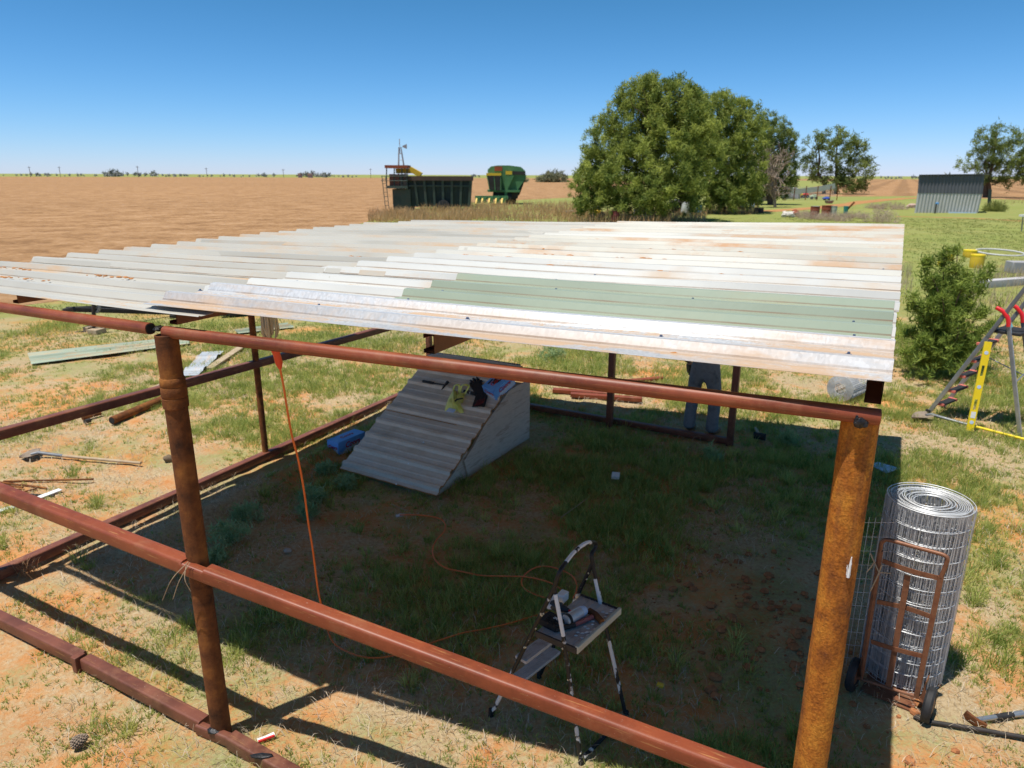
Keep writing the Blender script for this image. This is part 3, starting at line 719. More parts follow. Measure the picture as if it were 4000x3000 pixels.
# cartons
def lettering(txt, size, M4, mt, par, name='lettering'):
    cu = bpy.data.curves.new(name, 'FONT'); cu.body = txt; cu.size = size; cu.extrude = .0008; cu.shear = .25; cu.offset = size * .018; cu.align_x = 'CENTER'; cu.align_y = 'CENTER'
    ob = bpy.data.objects.new(name, cu); COL.objects.link(ob); bpy.context.view_layer.update()
    me = bpy.data.meshes.new_from_object(ob.evaluated_get(bpy.context.evaluated_depsgraph_get())); bpy.data.objects.remove(ob)
    off = gl(par); me.transform(Matrix.Translation(-off) @ M4); me.materials.clear(); me.materials.append(mt)
    o = bpy.data.objects.new(name, me); COL.objects.link(o); o.parent = par; return o
def m4(o, x, y):
    x = x.normalized(); z = x.cross(y).normalized(); y = z.cross(x); m_ = Matrix((x, y, z)).transposed().to_4x4(); m_.translation = o; return m_
def carton(origin, x, y, z, L, Wd, Hh, label, hole=False):
    # x along length, y across, z up; origin = near bottom corner
    t = thing('drink_carton', origin, label, 'carton')
    c8 = [origin + x * a + y * b + z * h for h in (0, Hh) for a, b in ((0, 0), (L, 0), (L, Wd), (0, Wd))]
    bo = MB().hexa(c8).build('box', BLUEC, t, smooth=0, bevel=.004)
    e = .0015
    mb = MB(); o = origin - y * e        # pale ridge print on the long side
    pts = [o + x * (L * a) + z * (Hh * b) for a, b in ((.04, .08), (.3, .5), (.42, .38), (.62, .66), (.75, .45), (.96, .6), (.96, .08))]
    mb.add(pts, [tuple(range(len(pts)))])
    o2 = origin - x * e; pts = [o2 + y * (Wd * (1 - a)) + z * (Hh * b) for a, b in ((.08, .08), (.3, .55), (.5, .4), (.75, .7), (.92, .5), (.92, .08))]
    mb.add(pts, [tuple(range(len(pts)))]); mb.build('mountain_print', PALEB, bo, smooth=0)
    lettering('Coors', Hh * .5, m4(origin + x * L * .5 + z * Hh * .62 - y * .003, x, z), REDINK, bo)
    lettering('Coors', Wd * .42, m4(origin + x * L * .5 + y * Wd * .5 + z * (Hh + .002), x, y), REDINK, bo)
    lettering('Coors', Wd * .3, m4(origin + y * Wd * .5 + z * Hh * .6 - x * .003, -y, z), REDINK, bo)
    return t, bo
# open carton on the lid: long side faces right
zc_ = V((0, 0, 1)); o_ = onH(1928, 1562, .032)
xr = (hd * .93 + ax * .37).normalized(); yr = V((-xr.y, xr.x, 0))
c1, cb = carton(onH(1940, 1566, .032) + nH * 0, (dn * .95 + ax * .3).normalized(), nH.cross((dn * .95 + ax * .3).normalized()), nH, .33, .20, .15, 'open light blue drink carton with red script on the hut lid')
x_ = (dn * .95 + ax * .3).normalized(); y_ = nH.cross(x_); oo = onH(1940, 1566, .032) + nH * .1525
mb = MB(); cc = oo + x_ * .19 + y_ * .10
mb.add([cc + x_ * (.10 * math.cos(a)) + y_ * (.045 * math.sin(a)) for a in np.linspace(0, 2 * PI, 18)[:-1]], [tuple(range(17))]); mb.build('opening', BLACK, cb, smooth=0)
MB().lathe([(.026, 0), (.03, .01), (.03, .03), (.026, .04)], cc + x_ * .01 - nH * .02, 12, nH).build('can_top', ALU, cb)
MB().sweep([oo + x_ * .06 + y_ * .15 + nH * .001, oo + x_ * .15 + y_ * .16 + nH * .001], rsec(.02, .002), up=nH).build('printed_bar', BLACK, cb, smooth=0)
b0_, b1_, b2_ = G(1325, 1788), G(1430, 1742), G(1312, 1750)
xd = (b1_ - b0_).normalized(); yd = V((-xd.y, xd.x, 0))
carton(b0_ + V((0, 0, .0)), xd, yd, V((0, 0, 1)), .46, .19, .19, 'closed blue drink carton on the ground left of the wedge hut')

# ------------------------------------------------------------------ paint-splashed step ladder with tools
F1, R1, R2 = G(1918, 2793), G(2270, 2978), G(2446, 2802); F2 = F1 + (R2 - R1); F2.z = 0
def splash():
    t = NT('paint_splashed_tube'); v = t.coords('Object')
    n = t.noise(v, 18, 4, .55); n2 = t.noise(t.coords('Object', scale=(1, 1, .35)), 7, 3, .5)
    mk = t.ramp(t.math('ADD', t.math('MULTIPLY', n, .35), t.math('MULTIPLY', n2, .65)), [(.555, 0.0), (.575, 1.0)])
    t.color(t.mix(mk, (.014, .013, .013), (.62, .60, .57))); return t.set(.5, 0, .4)
SPL = splash()
TREAD = mat('grooved_tread', [(.40, .38, .37), (.52, .50, .49), (.33, .28, .26)], 9, .6, .2, bump=.2)
st = thing('step_ladder', (F1 + R2) / 2, 'small folding step ladder with paint splashed black tubes and tool tray', 'step ladder')
J1, J2 = vpl(2165, 2295, F1, R1), vpl(2315, 2200, F2, R2)
T1, T2 = vpl(2184, 2240, F1, R1), vpl(2311, 2165, F2, R2)
top = onp(2290, 2122, (T1 + T2) / 2, (R1 - F1).normalized()); top2 = onp(2324, 2120, T2, (R1 - F1).normalized())
tr = .0125
MB().tube([F1, J1], tr, 10).build('front_leg', SPL, st); MB().tube([F2, J2], tr, 10).build('front_leg', SPL, st)
arch = spline([J1, T1, onp(2205, 2205, T1, (R1 - F1)), onp(2245, 2155, (T1 + T2) / 2, (R1 - F1)), top, top2, onp(2326, 2140, T2, (R1 - F1)), T2, J2], 6)
hd_ = MB().tube(arch, tr, 10).build('handle', SPL, st)
for i0, i1 in ((13, 19), (20, 27)): MB().tube([p + V((0, -.003, .003)) for p in arch[i0:i1]], tr * .96, 8).build('white_paint', WHITEP, hd_)
K1, K2 = vpl(2200, 2480, F1, R1), vpl(2362, 2430, F2, R2)
w_ = MB().tube([J1, K1, R1], tr, 10).build('rear_leg', SPL, st)
MB().tube([J2, K2, R2], tr, 10).build('rear_leg', SPL, st)
MB().tube([J1.lerp(K1, .12) - V((0, .009, 0)), K1 - V((0, .009, 0))], .0115, 8).build('white_sleeve', WHITEP, w_)
MB().tube([J2.lerp(K2, .25) - V((.004, .009, 0)), K2 - V((.004, .009, 0))], .0112, 8).build('white_sleeve', WHITEP, w_)
MB().tube([R1 + V((0, 0, .02)), R2 + V((0, 0, .02))], tr, 10).build('foot_bar', SPL, st)
for p_ in (F1, F2, R1, R2): MB().tube([p_ + V((0, 0, -.005)), p_ + V((0, 0, .045))], [.018, .016], 10).build('rubber_foot', BLACK, st)
wd = (R2 - R1).normalized(); fd = (R1 - F1).normalized()
def tread(z, uvc):
    a = F1.lerp(J1, z / J1.z); b = F2.lerp(J2, z / J2.z); c = (a + b) / 2; L = (b - a).length - .01
    R = Matrix((wd, wd.cross(V((0, 0, 1))) * -1, V((0, 0, 1)))).transposed()
    o = MB().box(c + fd * .02, (L, .085, .022), R).build('step', TREAD, st, bevel=.003)
    mb = MB()
    for i in range(5): mb.box(c + fd * .02 + V((0, 0, .0115)) + wd.cross(V((0, 0, 1))) * (-.03 + .015 * i), (L * .98, .004, .003), R)
    mb.build('grip_ridge', TREAD, o)
tread(.50, None); tread(.27, None)
ZT = .74
ca, cb_ = F1.lerp(J1, ZT / J1.z), F2.lerp(J2, ZT / J2.z)
tA, tB = vpl(2230, 2520, F1, R1), None
Lf = .27
tray = [ca + fd * .02, cb_ + fd * .02, cb_ + fd * (.02 + Lf), ca + fd * (.02 + Lf)]
for p_ in tray: p_.z = ZT
tr_ = MB().prism(tray, (0, 0, -.02)).build('tray', TREAD, st, bevel=.003)
mb = MB()
for i in range(6):
    o_ = fd * (Lf * (.1 + .15 * i)); mb.beam(tray[0] + o_ + V((0, 0, .0015)), tray[1] + o_ + V((0, 0, .0015)), .006, .003)
mb.build('grip_ridge', TREAD, tr_)
MB().beam(tray[3] + V((0, 0, -.005)), tray[2] + V((0, 0, -.005)), .02, .045, .005).build('tray_lip', mat('dried_cream_paint', [(.5, .48, .38), (.6, .58, .46)], 8, .6), tr_)
MB().beam(tray[0] + V((0, 0, -.01)), tray[3] + V((0, 0, -.01)), .012, .04, .003).build('tray_bracket', DARK, tr_)
MB().beam(tray[1] + V((0, 0, -.01)), tray[2] + V((0, 0, -.01)), .012, .04, .003).build('tray_bracket', DARK, tr_)
DOTS = mat('cream_paint_dots', [(.66, .58, .40)], 5, .5, fine=0)
for (p0, p1) in ((F1, J1), (J1, R1), (F2, J2)):
    for i in range(7):
        p_ = p0.lerp(p1, rnd.uniform(.2, .98)) + V((rnd.uniform(-.008, .008), -.011, 0)); MB().lump(p_, (.006, .004, .007), i, 6, 4).build('paint_drop', DOTS, st)
def onT(u, v, h=0): return G(u, v, ZT + h)
# drill lying on the tray
dr = thing('power_drill', onT(2170, 2380), 'grey and white cordless drill lying on the step ladder tray', 'drill')
a_, b_ = onT(2152, 2360, .035), onT(2222, 2385, .035); d_ = (b_ - a_).normalized()
MB().tube([a_, a_.lerp(b_, .1), a_.lerp(b_, .55), a_.lerp(b_, .6), a_.lerp(b_, .8), b_], [.024, .03, .031, .022, .018, .012], 12).build('motor_body', mat('charcoal_plastic', [(.03, .03, .034), (.06, .06, .065)], 15, .5), dr)
MB().tube([b_, b_ + d_ * .03], [.008, .005], 8).build('bit', REDP, dr)
hb = onT(2200, 2335, .03)
MB().sweep(spline([onT(2148, 2372, .035), onT(2150, 2350, .035), onT(2165, 2338, .035), onT(2195, 2326, .03)], 4), rsec(.035, .03, .01)).build('handle', WHITEP, dr)
MB().box(onT(2198, 2330, .03), (.05, .07, .055), frame(d_)).build('battery', WHITEP, dr, bevel=.006)
cn = thing('spray_can', onT(2240, 2410), 'pale metal spray can lying on its side on the ladder tray', 'can')
a_, b_ = onT(2212, 2424, .036), onT(2280, 2385, .036); d_ = (b_ - a_).normalized()
MB().tube([a_ - d_ * .01, a_ + d_ * .005, b_ - d_ * .03, b_ - d_ * .01, b_ + d_ * .005], [.033, .035, .035, .028, .014], 20).build('can_body', mat('pale_can_print', [(.55, .53, .50), (.62, .62, .62), (.46, .48, .52)], 9, .4, .3), cn)
MB().tube([b_ - d_ * .03, b_ - d_ * .012, b_ + d_ * .01], [.0355, .033, .026], 20).build('cap', PALEB, cn)
MB().tube([a_ + d_ * .002, a_ + d_ * .022], .0362, 20).build('dark_band', DARK, cn)
sc = thing('screw_box', onT(2160, 2425), 'open black plastic box of small screws on the ladder tray', 'screw box')
R_ = frame(onT(2185, 2435) - onT(2135, 2410))
MB().box(onT(2157, 2428, .022), (.12, .10, .044), R_).build('box', BLACK, sc, bevel=.004)
mb = MB()
for i in range(40): mb.lump(onT(2157, 2428, .044) + R_ @ V((rnd.uniform(-.05, .05), rnd.uniform(-.04, .04), rnd.uniform(0, .008))), .005, i, 5, 3)
mb.build('screws', DARK, sc)
MB().box(onT(2172, 2416, .049), (.03, .016, .004), R_).build('label', WHITEP, sc)
hk = thing('hatchet_hammer', onT(2290, 2420), 'rusty headed hammer with worn red handle across the ladder tray', 'hammer')
MB().tube([onT(2246, 2440, .02), onT(2315, 2410, .02)], [.013, .015], 10).build('grip', mat('worn_red_grip', [(.34, .08, .07), (.44, .15, .13)], 12, .7), hk)
MB().tube([onT(2170, 2458, .02), onT(2246, 2440, .02)], [.016, .015], 8).build('shaft', DARK, hk)
MB().sweep([onT(2300, 2385, .025), onT(2325, 2400, .025), onT(2352, 2430, .02)], rsec(.03, .032, .006)).build('head', RUST, hk)
nl = thing('nail', onT(2335, 2425), 'scatter of white paint flakes on the tray edge of the ladder', 'paint flakes')
mb = MB()
for i in range(22):
    p_ = tray[3].lerp(tray[2], rnd.uniform(.2, .95)) - fd * rnd.uniform(.01, .09); mb.lump(V((p_.x, p_.y, ZT + .004)), (.012, .006, .004), i, 6, 4)
mb.build('flake', WHITEP, nl); nl.name = 'paint_flakes'

# ------------------------------------------------------------------ cords
ck = thing('plug_socket', at(1085, 1300, 3.62), 'pale ragged bundle hanging under the roof above the orange plug', 'bundle')
p0, p1 = at(1050, 1262, 3.66), at(1060, 1318, 3.66)
mb = MB()
for i in range(15):
    o = V((rnd.uniform(-.035, .035), rnd.uniform(-.02, .02), rnd.uniform(-.03, .03))); mb.tube([p0 + o + V((0, 0, .06)), p0.lerp(p1, .5) + o * 1.15, p1 + o * .75], [.005, .0065, .004], 6)
mb.build('strands', mat('pale_fibre', [(.45, .42, .33), (.62, .58, .47)], 20, .8, bump=.5), ck); ck.name = 'hanging_bundle'
c1_ = thing('extension_cord', at(1090, 1430, 3.6), 'orange extension cord hanging by its plug from the roof edge to the ground', 'cord')
pts = [(1076, 1345, 3.62), (1092, 1430, 3.62), (1106, 1500, 3.64), (1122, 1600, 3.66), (1140, 1700, 3.69), (1166, 1800, 3.73), (1188, 1920, 3.78), (1204, 2040, 3.83), (1222, 2150, 3.87), (1240, 2290, 3.92), (1256, 2370, 3.94)]
P_ = [at(*p) for p in pts] + [G(1278, 2450, .12), G(1290, 2490, .05), G(1318, 2525, .02), G(1380, 2555, .04), G(1450, 2570, .05), G(1540, 2560, .05), G(1660, 2520, .05), G(1800, 2475, .06), G(1890, 2458, .03), G(1990, 2435, .03), G(2090, 2405, .03), G(2140, 2392, .03)]
MB().tube(spline(P_, 6), .0062, 8, cap=True).build('cable', ORNG, c1_)
MB().tube([at(1068, 1330, 3.62), at(1076, 1365, 3.62), at(1081, 1385, 3.62), at(1090, 1418, 3.62), at(1094, 1440, 3.62)], [.026, .024, .019, .020, .009], 14).build('plug', mat('orange_plug', [(.70, .06, .02), (.78, .10, .03)], 9, .4, fine=.1), c1_)
c2_ = thing('extension_cord', G(1720, 2025), 'thin orange cord snaking through the shaded grass with a lit plug', 'cord')
Q_ = [(1562, 2012), (1600, 2011), (1660, 2014), (1715, 2025), (1738, 2045), (1735, 2075), (1708, 2105), (1692, 2135), (1692, 2170), (1712, 2200), (1750, 2222), (1800, 2232), (1880, 2248), (1960, 2251), (2040, 2252), (2100, 2262), (2150, 2277), (2190, 2300)]
MB().tube(spline([G(u, v, .06 + .015 * math.sin(i)) for i, (u, v) in enumerate(Q_)], 6), .0065, 6).build('cable', ORNG, c2_)
MB().tube([G(1548, 2016, .03), G(1562, 2012, .03), G(1580, 2011, .03)], [.012, .016, .009], 8).build('plug', mat('pale_plug', [(.55, .52, .55), (.65, .6, .6)], 9, .4), c2_)
c3_ = thing('extension_cord', G(2080, 2280), 'loop of orange cord lying on the grass behind the step ladder', 'cord')
MB().tube(spline([G(u, v, .06) for u, v in ((2238, 2338), (2250, 2312), (2252, 2280), (2235, 2250), (2195, 2228), (2140, 2213), (2090, 2218), (2050, 2245), (2037, 2275), (2052, 2302), (2090, 2322), (2130, 2335))], 6), .0065, 6).build('cable', ORNG, c3_)
c4_ = G(1650, 1990)
MB().tube([G(1528, 1968, .02), G(1560, 1984, .03), G(1592, 1995, .02)], .004, 5).build('straw_stalk', WOOD, None)
tag(bpy.data.objects['straw_stalk'], 'single pale dry stalk lying on bare soil below the hut', 'stalk')

# ------------------------------------------------------------------ wire roll and hand truck
wc = G(3511, 2620); zt_ = at(3635, 1955, wc.y).z; RR_ = .245
wr_ = thing('wire_mesh_roll', wc, 'upright roll of galvanised welded wire mesh on the hand truck', 'wire roll')
layers = [.09, .105, .12, .135, .15, .163, .176, .188, .199, .209, .218, .227, .236, .245]
for li, r in enumerate(layers):
    pass
mb = MB()
for li, r in enumerate(layers):
    n = max(16, int(2 * PI * r / .024))
    pass
    for i in range(n):
        a = 2 * PI * (i + rnd.random() * .6) / n; rr = r + rnd.uniform(-.006, .006); p_ = wc + V((rr * math.cos(a), rr * math.sin(a), .03))
        mb.tube([p_, p_ + V((rnd.uniform(-.008, .008), rnd.uniform(-.008, .008), (zt_ - .03) * .5)), p_ + V((rnd.uniform(-.004, .004), 0, zt_ - .03))], .0024, 3, cap=False)
mb.build('upright_wire', STEEL, wr_, smooth=60)
mb = MB(); nr = 13
for k_ in range(nr):
    z = .03 + (zt_ - .03) * k_ / (nr - 1)
    for li, r in enumerate(layers):
        if k_ not in (nr - 1,) and li < 2: continue
        dz = rnd.uniform(-.010, .010) if k_ < nr - 1 else rnd.uniform(-.006, .012)
        tl = rnd.uniform(0, 6.28); el = rnd.uniform(-.006, .006)
        mb.tube([wc + V(((r + el * math.cos(2 * a)) * math.cos(a), (r + el * math.cos(2 * a)) * math.sin(a), z + dz + .006 * math.sin(a + tl))) for a in np.linspace(0, 2 * PI, 41)[:-1]], .0023 if k_ < nr - 1 else .003, 4, closed=True)
mb.build('ring_wire', STEEL, wr_, smooth=60)
# loose outer flap that has sprung away from the roll
mb = MB(); fl_pts = []
for i in range(16):
    f = i / 15; a = PI * (1.02 + .0 * f) ; 
    fl_pts.append(wc + V((-.25 - .20 * math.sin(f * PI * .75), -.02 + .34 * (f - .2), 0)))
for i, p_ in enumerate(fl_pts): mb.tube([p_ + V((0, 0, .05)), p_ + V((0, 0, zt_ - .08 - .01 * i))], .0017, 3, cap=False)
for k_ in range(12): mb.tube([p_ + V((0, 0, .05 + (zt_ - .16) * k_ / 11 - .012 * i)) for i, p_ in enumerate(fl_pts)], .0017, 3, cap=False)
fp = mb.build('loose_flap', STEEL, wr_, smooth=60)
ht = thing('hand_truck', G(3480, 2760), 'brown steel hand truck with two wheels carrying the wire roll', 'hand truck')
wl, wr2 = G(3325, 2690), G(3617, 2812)
def ht_(u, v): return vpl(u, v, wl, wr2)
hb_ = (wr2 - wl).normalized(); hf_ = V((hb_.y, -hb_.x, 0))
fp_ = spline([ht_(3362, 2650), ht_(3385, 2510), ht_(3418, 2290), ht_(3440, 2140), ht_(3452, 2112), ht_(3476, 2110), ht_(3560, 2133), ht_(3650, 2157), ht_(3690, 2170), ht_(3700, 2190), ht_(3676, 2255)], 5)
MB().tube(fp_, .0125, 10).build('handle_frame', BROWN, ht)
MB().beam(ht_(3676, 2252), ht_(3580, 2720), .03, .02, .004, up=hf_).build('frame_rail', BROWN, ht)
MB().beam(ht_(3440, 2150), ht_(3362, 2652), .03, .02, .004, up=hf_).build('frame_rail', BROWN, ht)
MB().beam(ht_(3546, 2248), ht_(3470, 2682), .034, .006, 0, up=hf_).build('centre_strap', BROWN, ht)
def bowed(a, b, bow, name):
    A, Bq = ht_(*a), ht_(*b); MB().sweep([A.lerp(Bq, f) - hf_ * (bow * math.sin(f * PI)) for f in np.linspace(0, 1, 9)], rsec(.006, .03), up=(0, 0, 1)).build(name, BROWN, ht)
bowed((3447, 2190), (3666, 2258), -.018, 'cross_bar'); bowed((3425, 2350), (3634, 2408), .02, 'cross_bar'); bowed((3402, 2505), (3608, 2564), -.01, 'cross_bar')
MB().tube([ht_(3340, 2645), ht_(3600, 2728)], .010, 8).build('axle', BROWN, ht)
ta, tb = ht_(3366, 2662), ht_(3578, 2722)
MB().prism([V((ta.x, ta.y, .012)), V((tb.x, tb.y, .012)), V((tb.x, tb.y, .012)) - hf_ * .36, V((ta.x, ta.y, .012)) - hf_ * .36], (0, 0, .008)).build('toe_plate', BROWN, ht)
for P_, sg in ((wl, -1), (wr2, 1)):
    c = V((P_.x, P_.y, .112)); w = MB().lathe([(.07, -.02), (.1, -.026), (.112, -.014), (.112, .014), (.1, .026), (.07, .02)], c, 28, hb_).build('wheel', BLACK, ht)
    MB().lathe([(.0, -.022), (.03, -.026), (.075, -.016), (.075, .016), (.03, .026), (.0, .022)], c, 20, hb_).build('hub', BROWN, w)
    MB().sweep([c - hb_ * sg * .036 + V((0, 0, .13)) - hf_ * .10, c - hb_ * sg * .036 + V((0, 0, .14)), c - hb_ * sg * .036 + V((0, 0, .02)) + hf_ * .03], rsec(.005, .06)).build('wheel_bracket', BROWN, ht)
tw = thing('dry_twig', ht_(3430, 2210), 'forked dry pale twig caught on the hand truck handle', 'twig')
mb = MB()
for a, b in (((3402, 2155), (3438, 2230)), ((3438, 2230), (3405, 2300)), ((3438, 2230), (3485, 2233)), ((3420, 2190), (3390, 2228)), ((3438, 2230), (3448, 2200))): mb.tube([ht_(*a) + hf_ * .02, ht_(*b) + hf_ * .025], [.005, .004], 6)
mb.build('branch', WOOD, tw)
# second roll lying in the yard
w2 = G(3275, 1568); ra = .20; axv = (G(3360, 1520) - G(3290, 1550)); axv.z = 0; axv.normalize(); c0 = V((w2.x, w2.y, ra))
r2 = thing('wire_mesh_roll', w2, 'grey roll of fence wire lying on its side beyond the shelter', 'wire roll')
mb = MB()
for r in (.09, .105, .12, .135, .15, .165, .18, .195):
    for kk in range(9):
        x = .8 * kk / 8; uu = axv.cross(V((0, 0, 1)))
        if kk not in (0, 8) and r < .19: continue
        mb.tube([c0 + axv * x + uu * (r * math.cos(a)) + V((0, 0, r * math.sin(a))) for a in np.linspace(0, 2 * PI, 25)[:-1]], .0065 if kk in (0, 8) else .003, 4, closed=True)
mb.build('ring_wire', STEEL, r2)
mb = MB()
for r in (.1, .14, .17, .197):
    for i in range(int(r * 230)):
        a = 2 * PI * i / int(r * 230); uu = axv.cross(V((0, 0, 1))); o = uu * (r * math.cos(a)) + V((0, 0, r * math.sin(a))); mb.tube([c0 + o, c0 + o + axv * .8], .003, 3, cap=False)
mb.build('long_wire', STEEL, r2)

# ------------------------------------------------------------------ platform ladder, level, shovel
LAA, LBB = G(3625, 1615), G(3985, 1705); lad = (LBB - LAA).normalized()
lw = G(3712, 1598) - LAA; lw.z = 0; lpar = lw - lad * lw.dot(lad); lpar.normalize(); LWID = .46
off = lpar * LWID
lt_ = thing('platform_ladder', (LAA + LBB) / 2, 'tall aluminium platform ladder with black treads and red tipped rear legs', 'ladder')
def lp(u, v): return vpl(u, v, LAA, LBB)
fe = lp(4180, 900)
GREYT = mat('dark_grey_tube', [(.16, .17, .18), (.24, .25, .26)], 10, .45, .4)
rear_top = lp(3940, 1270)
for o in (V((0, 0, 0)), off):
    mid = LAA.lerp(fe, .46)
    r_ = MB().beam(LAA + o, mid + o, .055, .024, .005, up=lpar).build('front_rail', ALU, lt_)
    MB().beam(mid + o, fe + o, .05, .03, .006, up=lpar).build('front_rail', GREYT, lt_)
    MB().box(LAA + o + V((0, 0, .03)), (.07, .04, .06), frame(lad)).build('rubber_foot', BLACK, lt_, bevel=.004)
    sp_in = off * (.0 if o.length == 0 else -.0)
    f = LBB + o + (lpar * .06 if o.length else -lpar * .0)
    MB().beam(f, rear_top + o, .05, .026, .005, up=lpar).build('rear_leg', ALU if o.length == 0 else GREYT, lt_)
    d_ = (rear_top + o - f).normalized()
    MB().sweep(spline([rear_top + o - d_ * .02, rear_top + o + d_ * .09, rear_top + o + d_ * .17 - lad * .05, rear_top + o + d_ * .21 - lad * .12], 4), rsec(.045, .06, .015), up=lpar).build('red_grip', REDP, lt_)
REDT = mat('salmon_tread_end', [(.62, .14, .10), (.7, .2, .15)], 9, .5)
for u, v in ((3659, 1579), (3702, 1528), (3741, 1470), (3783, 1410), (3820, 1345), (3852, 1298)):
    a = lp(u, v); d_ = (fe - LAA).normalized(); b = a + off; c = (a + b) / 2; R = Matrix((lpar, lad, V((0, 0, 1)))).transposed()
    if u == 3852: continue
    s_ = MB().box(c + lad * .03, (LWID - .03, .10, .03), R).build('tread', BLACK, lt_, bevel=.005)
    for e in (a + lpar * .03, b - lpar * .03): MB().box(e + lad * .03 + V((0, 0, .003)), (.035, .115, .036), R).build('tread_end', REDT, s_, bevel=.004)
    MB().box(c - lad * .024, (LWID - .05, .008, .02), R).build('red_edge', REDT, s_)
pa = lp(3880, 1296); pb = lp(3935, 1300); R = Matrix((lpar, lad, V((0, 0, 1)))).transposed()
MB().box((pa + pb) / 2 + off / 2 + lad * .06, (LWID - .02, .34, .04), R).build('platform', BLACK, lt_, bevel=.008)
for o in (V((0, 0, 0)), off): MB().tube([lp(3668, 1485) * 0 + LAA.lerp(fe, .33) + o, LBB.lerp(rear_top, .48) + o], .007, 6).build('brace', ALU, lt_) if o.length else None
MB().tube([LBB.lerp(rear_top, .48), LBB.lerp(rear_top, .55) + off], .008, 6).build('brace', ALU, lt_)
tc_ = thing('teal_clip', lp(3925, 1272), 'small teal cloth lying on the black ladder platform', 'cloth')
MB().sweep(spline([lp(3915, 1272) + off * .3, lp(3925, 1274) + off * .3 + V((0, 0, .03)), lp(3934, 1284) + off * .3], 4), rsec(.08, .012, .004)).build('cloth', mat('teal_cloth', [(.10, .45, .50), (.2, .55, .58)], 20, .8), tc_); tc_.name = 'teal_cloth'
# yellow level leaning on the ladder
la = G(3787, 1683); lb_ = vpl(3861, 1335, la, la + V((.30, .35, 0)).normalized()); 
ld = (lb_ - la).normalized(); side = V((1, -.35, 0)); side = (side - ld * side.dot(ld)).normalized(); nrm = side.cross(ld).normalized()
lv = thing('spirit_level', la, 'long bright yellow spirit level leaning upright against the aluminium ladder', 'level')
L_ = (lb_ - la).length; wv_ = .085
def LP(a, b, n=0): return la + side * (a * wv_) + ld * (b * L_) + nrm * n
# body with two hand slots: assembled outline strips
def plate(a0, a1, b0, b1, mb): mb.hexa([LP(a0, b0, -.012), LP(a1, b0, -.012), LP(a1, b0, .012), LP(a0, b0, .012), LP(a0, b1, -.012), LP(a1, b1, -.012), LP(a1, b1, .012), LP(a0, b1, .012)])
mb = MB()
for b0, b1 in ((0, .24), (.36, .62), (.74, 1)): plate(-.5, .5, b0, b1, mb)
for b0, b1 in ((.24, .36), (.62, .74)): plate(-.5, -.2, b0, b1, mb); plate(.2, .5, b0, b1, mb)
mb.build('level_body', YEL, lv, smooth=0)
for b in (.1, .5, .88):
    MB().lathe([(.0, -.0145), (.024, -.0145), (.024, .0145), (.0, .0145)], LP(0, b), 16, nrm).build('vial', PALEB, lv)
mb = MB(); mb.hexa([LP(-.32, .15, -.014), LP(.32, .15, -.014), LP(.32, .15, .014), LP(-.32, .15, .014), LP(-.32, .22, -.014), LP(.32, .22, -.014), LP(.32, .22, .014), LP(-.32, .22, .014)]); mb.build('sticker', WHITEP, lv, smooth=0)
def shovel(blade, neck, end, label, mt, mt2=None, w=.12):
    t = thing('shovel', G(*neck), label, 'shovel')
    tip, nk = G(*blade, .02), G(*neck, .05); d_ = (nk - tip).normalized(); y = V((-d_.y, d_.x, 0)); L = (nk - tip).length
    vs = []; fs = []; n = 9
    for i in range(n):
        f = i / (n - 1); wv = w * (math.sin(min(1, f * 1.6) * PI / 2) if f < .62 else 1) * (1 if f < .86 else .8) + .004
        for j in range(7):
            g = j / 3 - 1; vs.append(tip + d_ * (L * f) + y * (wv * g) + V((0, 0, .03 * (g * g) + .03 * math.sin(f * PI) * 0)))
    for i in range(n - 1):
        for j in range(6): q = i * 7 + j; fs.append((q, q + 1, q + 8, q + 7))
    mb = MB(); mb.add(vs, fs); o = mb.build('blade', mat('dull_shovel_steel', [(.20, .15, .11), (.32, .26, .2)], 9, .8, 0), t, smooth=60); o.modifiers.new('thick', 'SOLIDIFY').thickness = .004
    e = G(*end, .03); m_ = nk.lerp(e, .24)
    MB().tube([nk - d_ * .08 + V((0, 0, .012)), nk + V((0, 0, .012)), m_], [.02, .022, .02], 10).build('socket', GREYT, t)
    MB().tube([m_, e], [.018, .0165], 10).build('handle', mt, t)
shovel((3560, 1636), (3636, 1622), (4330, 1800), 'shovel with bright yellow handle lying in front of the ladder', YEL)
shovel((76, 1790), (152, 1772), (550, 1809), 'old shovel with bleached wooden handle lying left of the shelter', WOOD, w=.13)

# ------------------------------------------------------------------ tools and scraps on the ground
hx = thing('roofing_hatchet', G(3830, 2820), 'hatchet with rusty curved head and silver and black handle, bottom right', 'hatchet')
a_, b_ = G(3812, 2812, .03), G(3995, 2786, .03)
MB().tube([a_, a_.lerp(b_, .45)], .016, 10).build('shaft', ALU, hx); MB().tube([a_.lerp(b_, .42), a_.lerp(b_, .78)], .019, 10).build('grip', BLACK, hx); MB().tube([a_.lerp(b_, .78), b_], [.018, .02], 10).build('handle_end', ALU, hx)
MB().sweep(spline([G(3768, 2785, .05), G(3790, 2803, .04), G(3815, 2822, .03), G(3848, 2840, .015)], 5), rsec(.02, .05, .004)).build('head', RUST, hx)
ba = thing('digging_bar', G(3700, 2830), 'long dark steel digging bar lying from the hand truck wheel to the right', 'bar')
MB().tube(spline([G(3588, 2802, .03), G(3625, 2818, .03), G(3800, 2845, .03), G(4000, 2880, .03), G(4300, 2930, .03)], 4), .014, 10).build('shaft', DARK, ba)
MB().sweep([G(3575, 2797, .02), G(3600, 2806, .03), G(3640, 2822, .03)], rsec(.05, .014, .004)).build('chisel_end', DARK, ba)
ml = thing('mallet', G(2960, 1700), 'black headed mallet with short wooden handle lying at the shade edge', 'mallet')
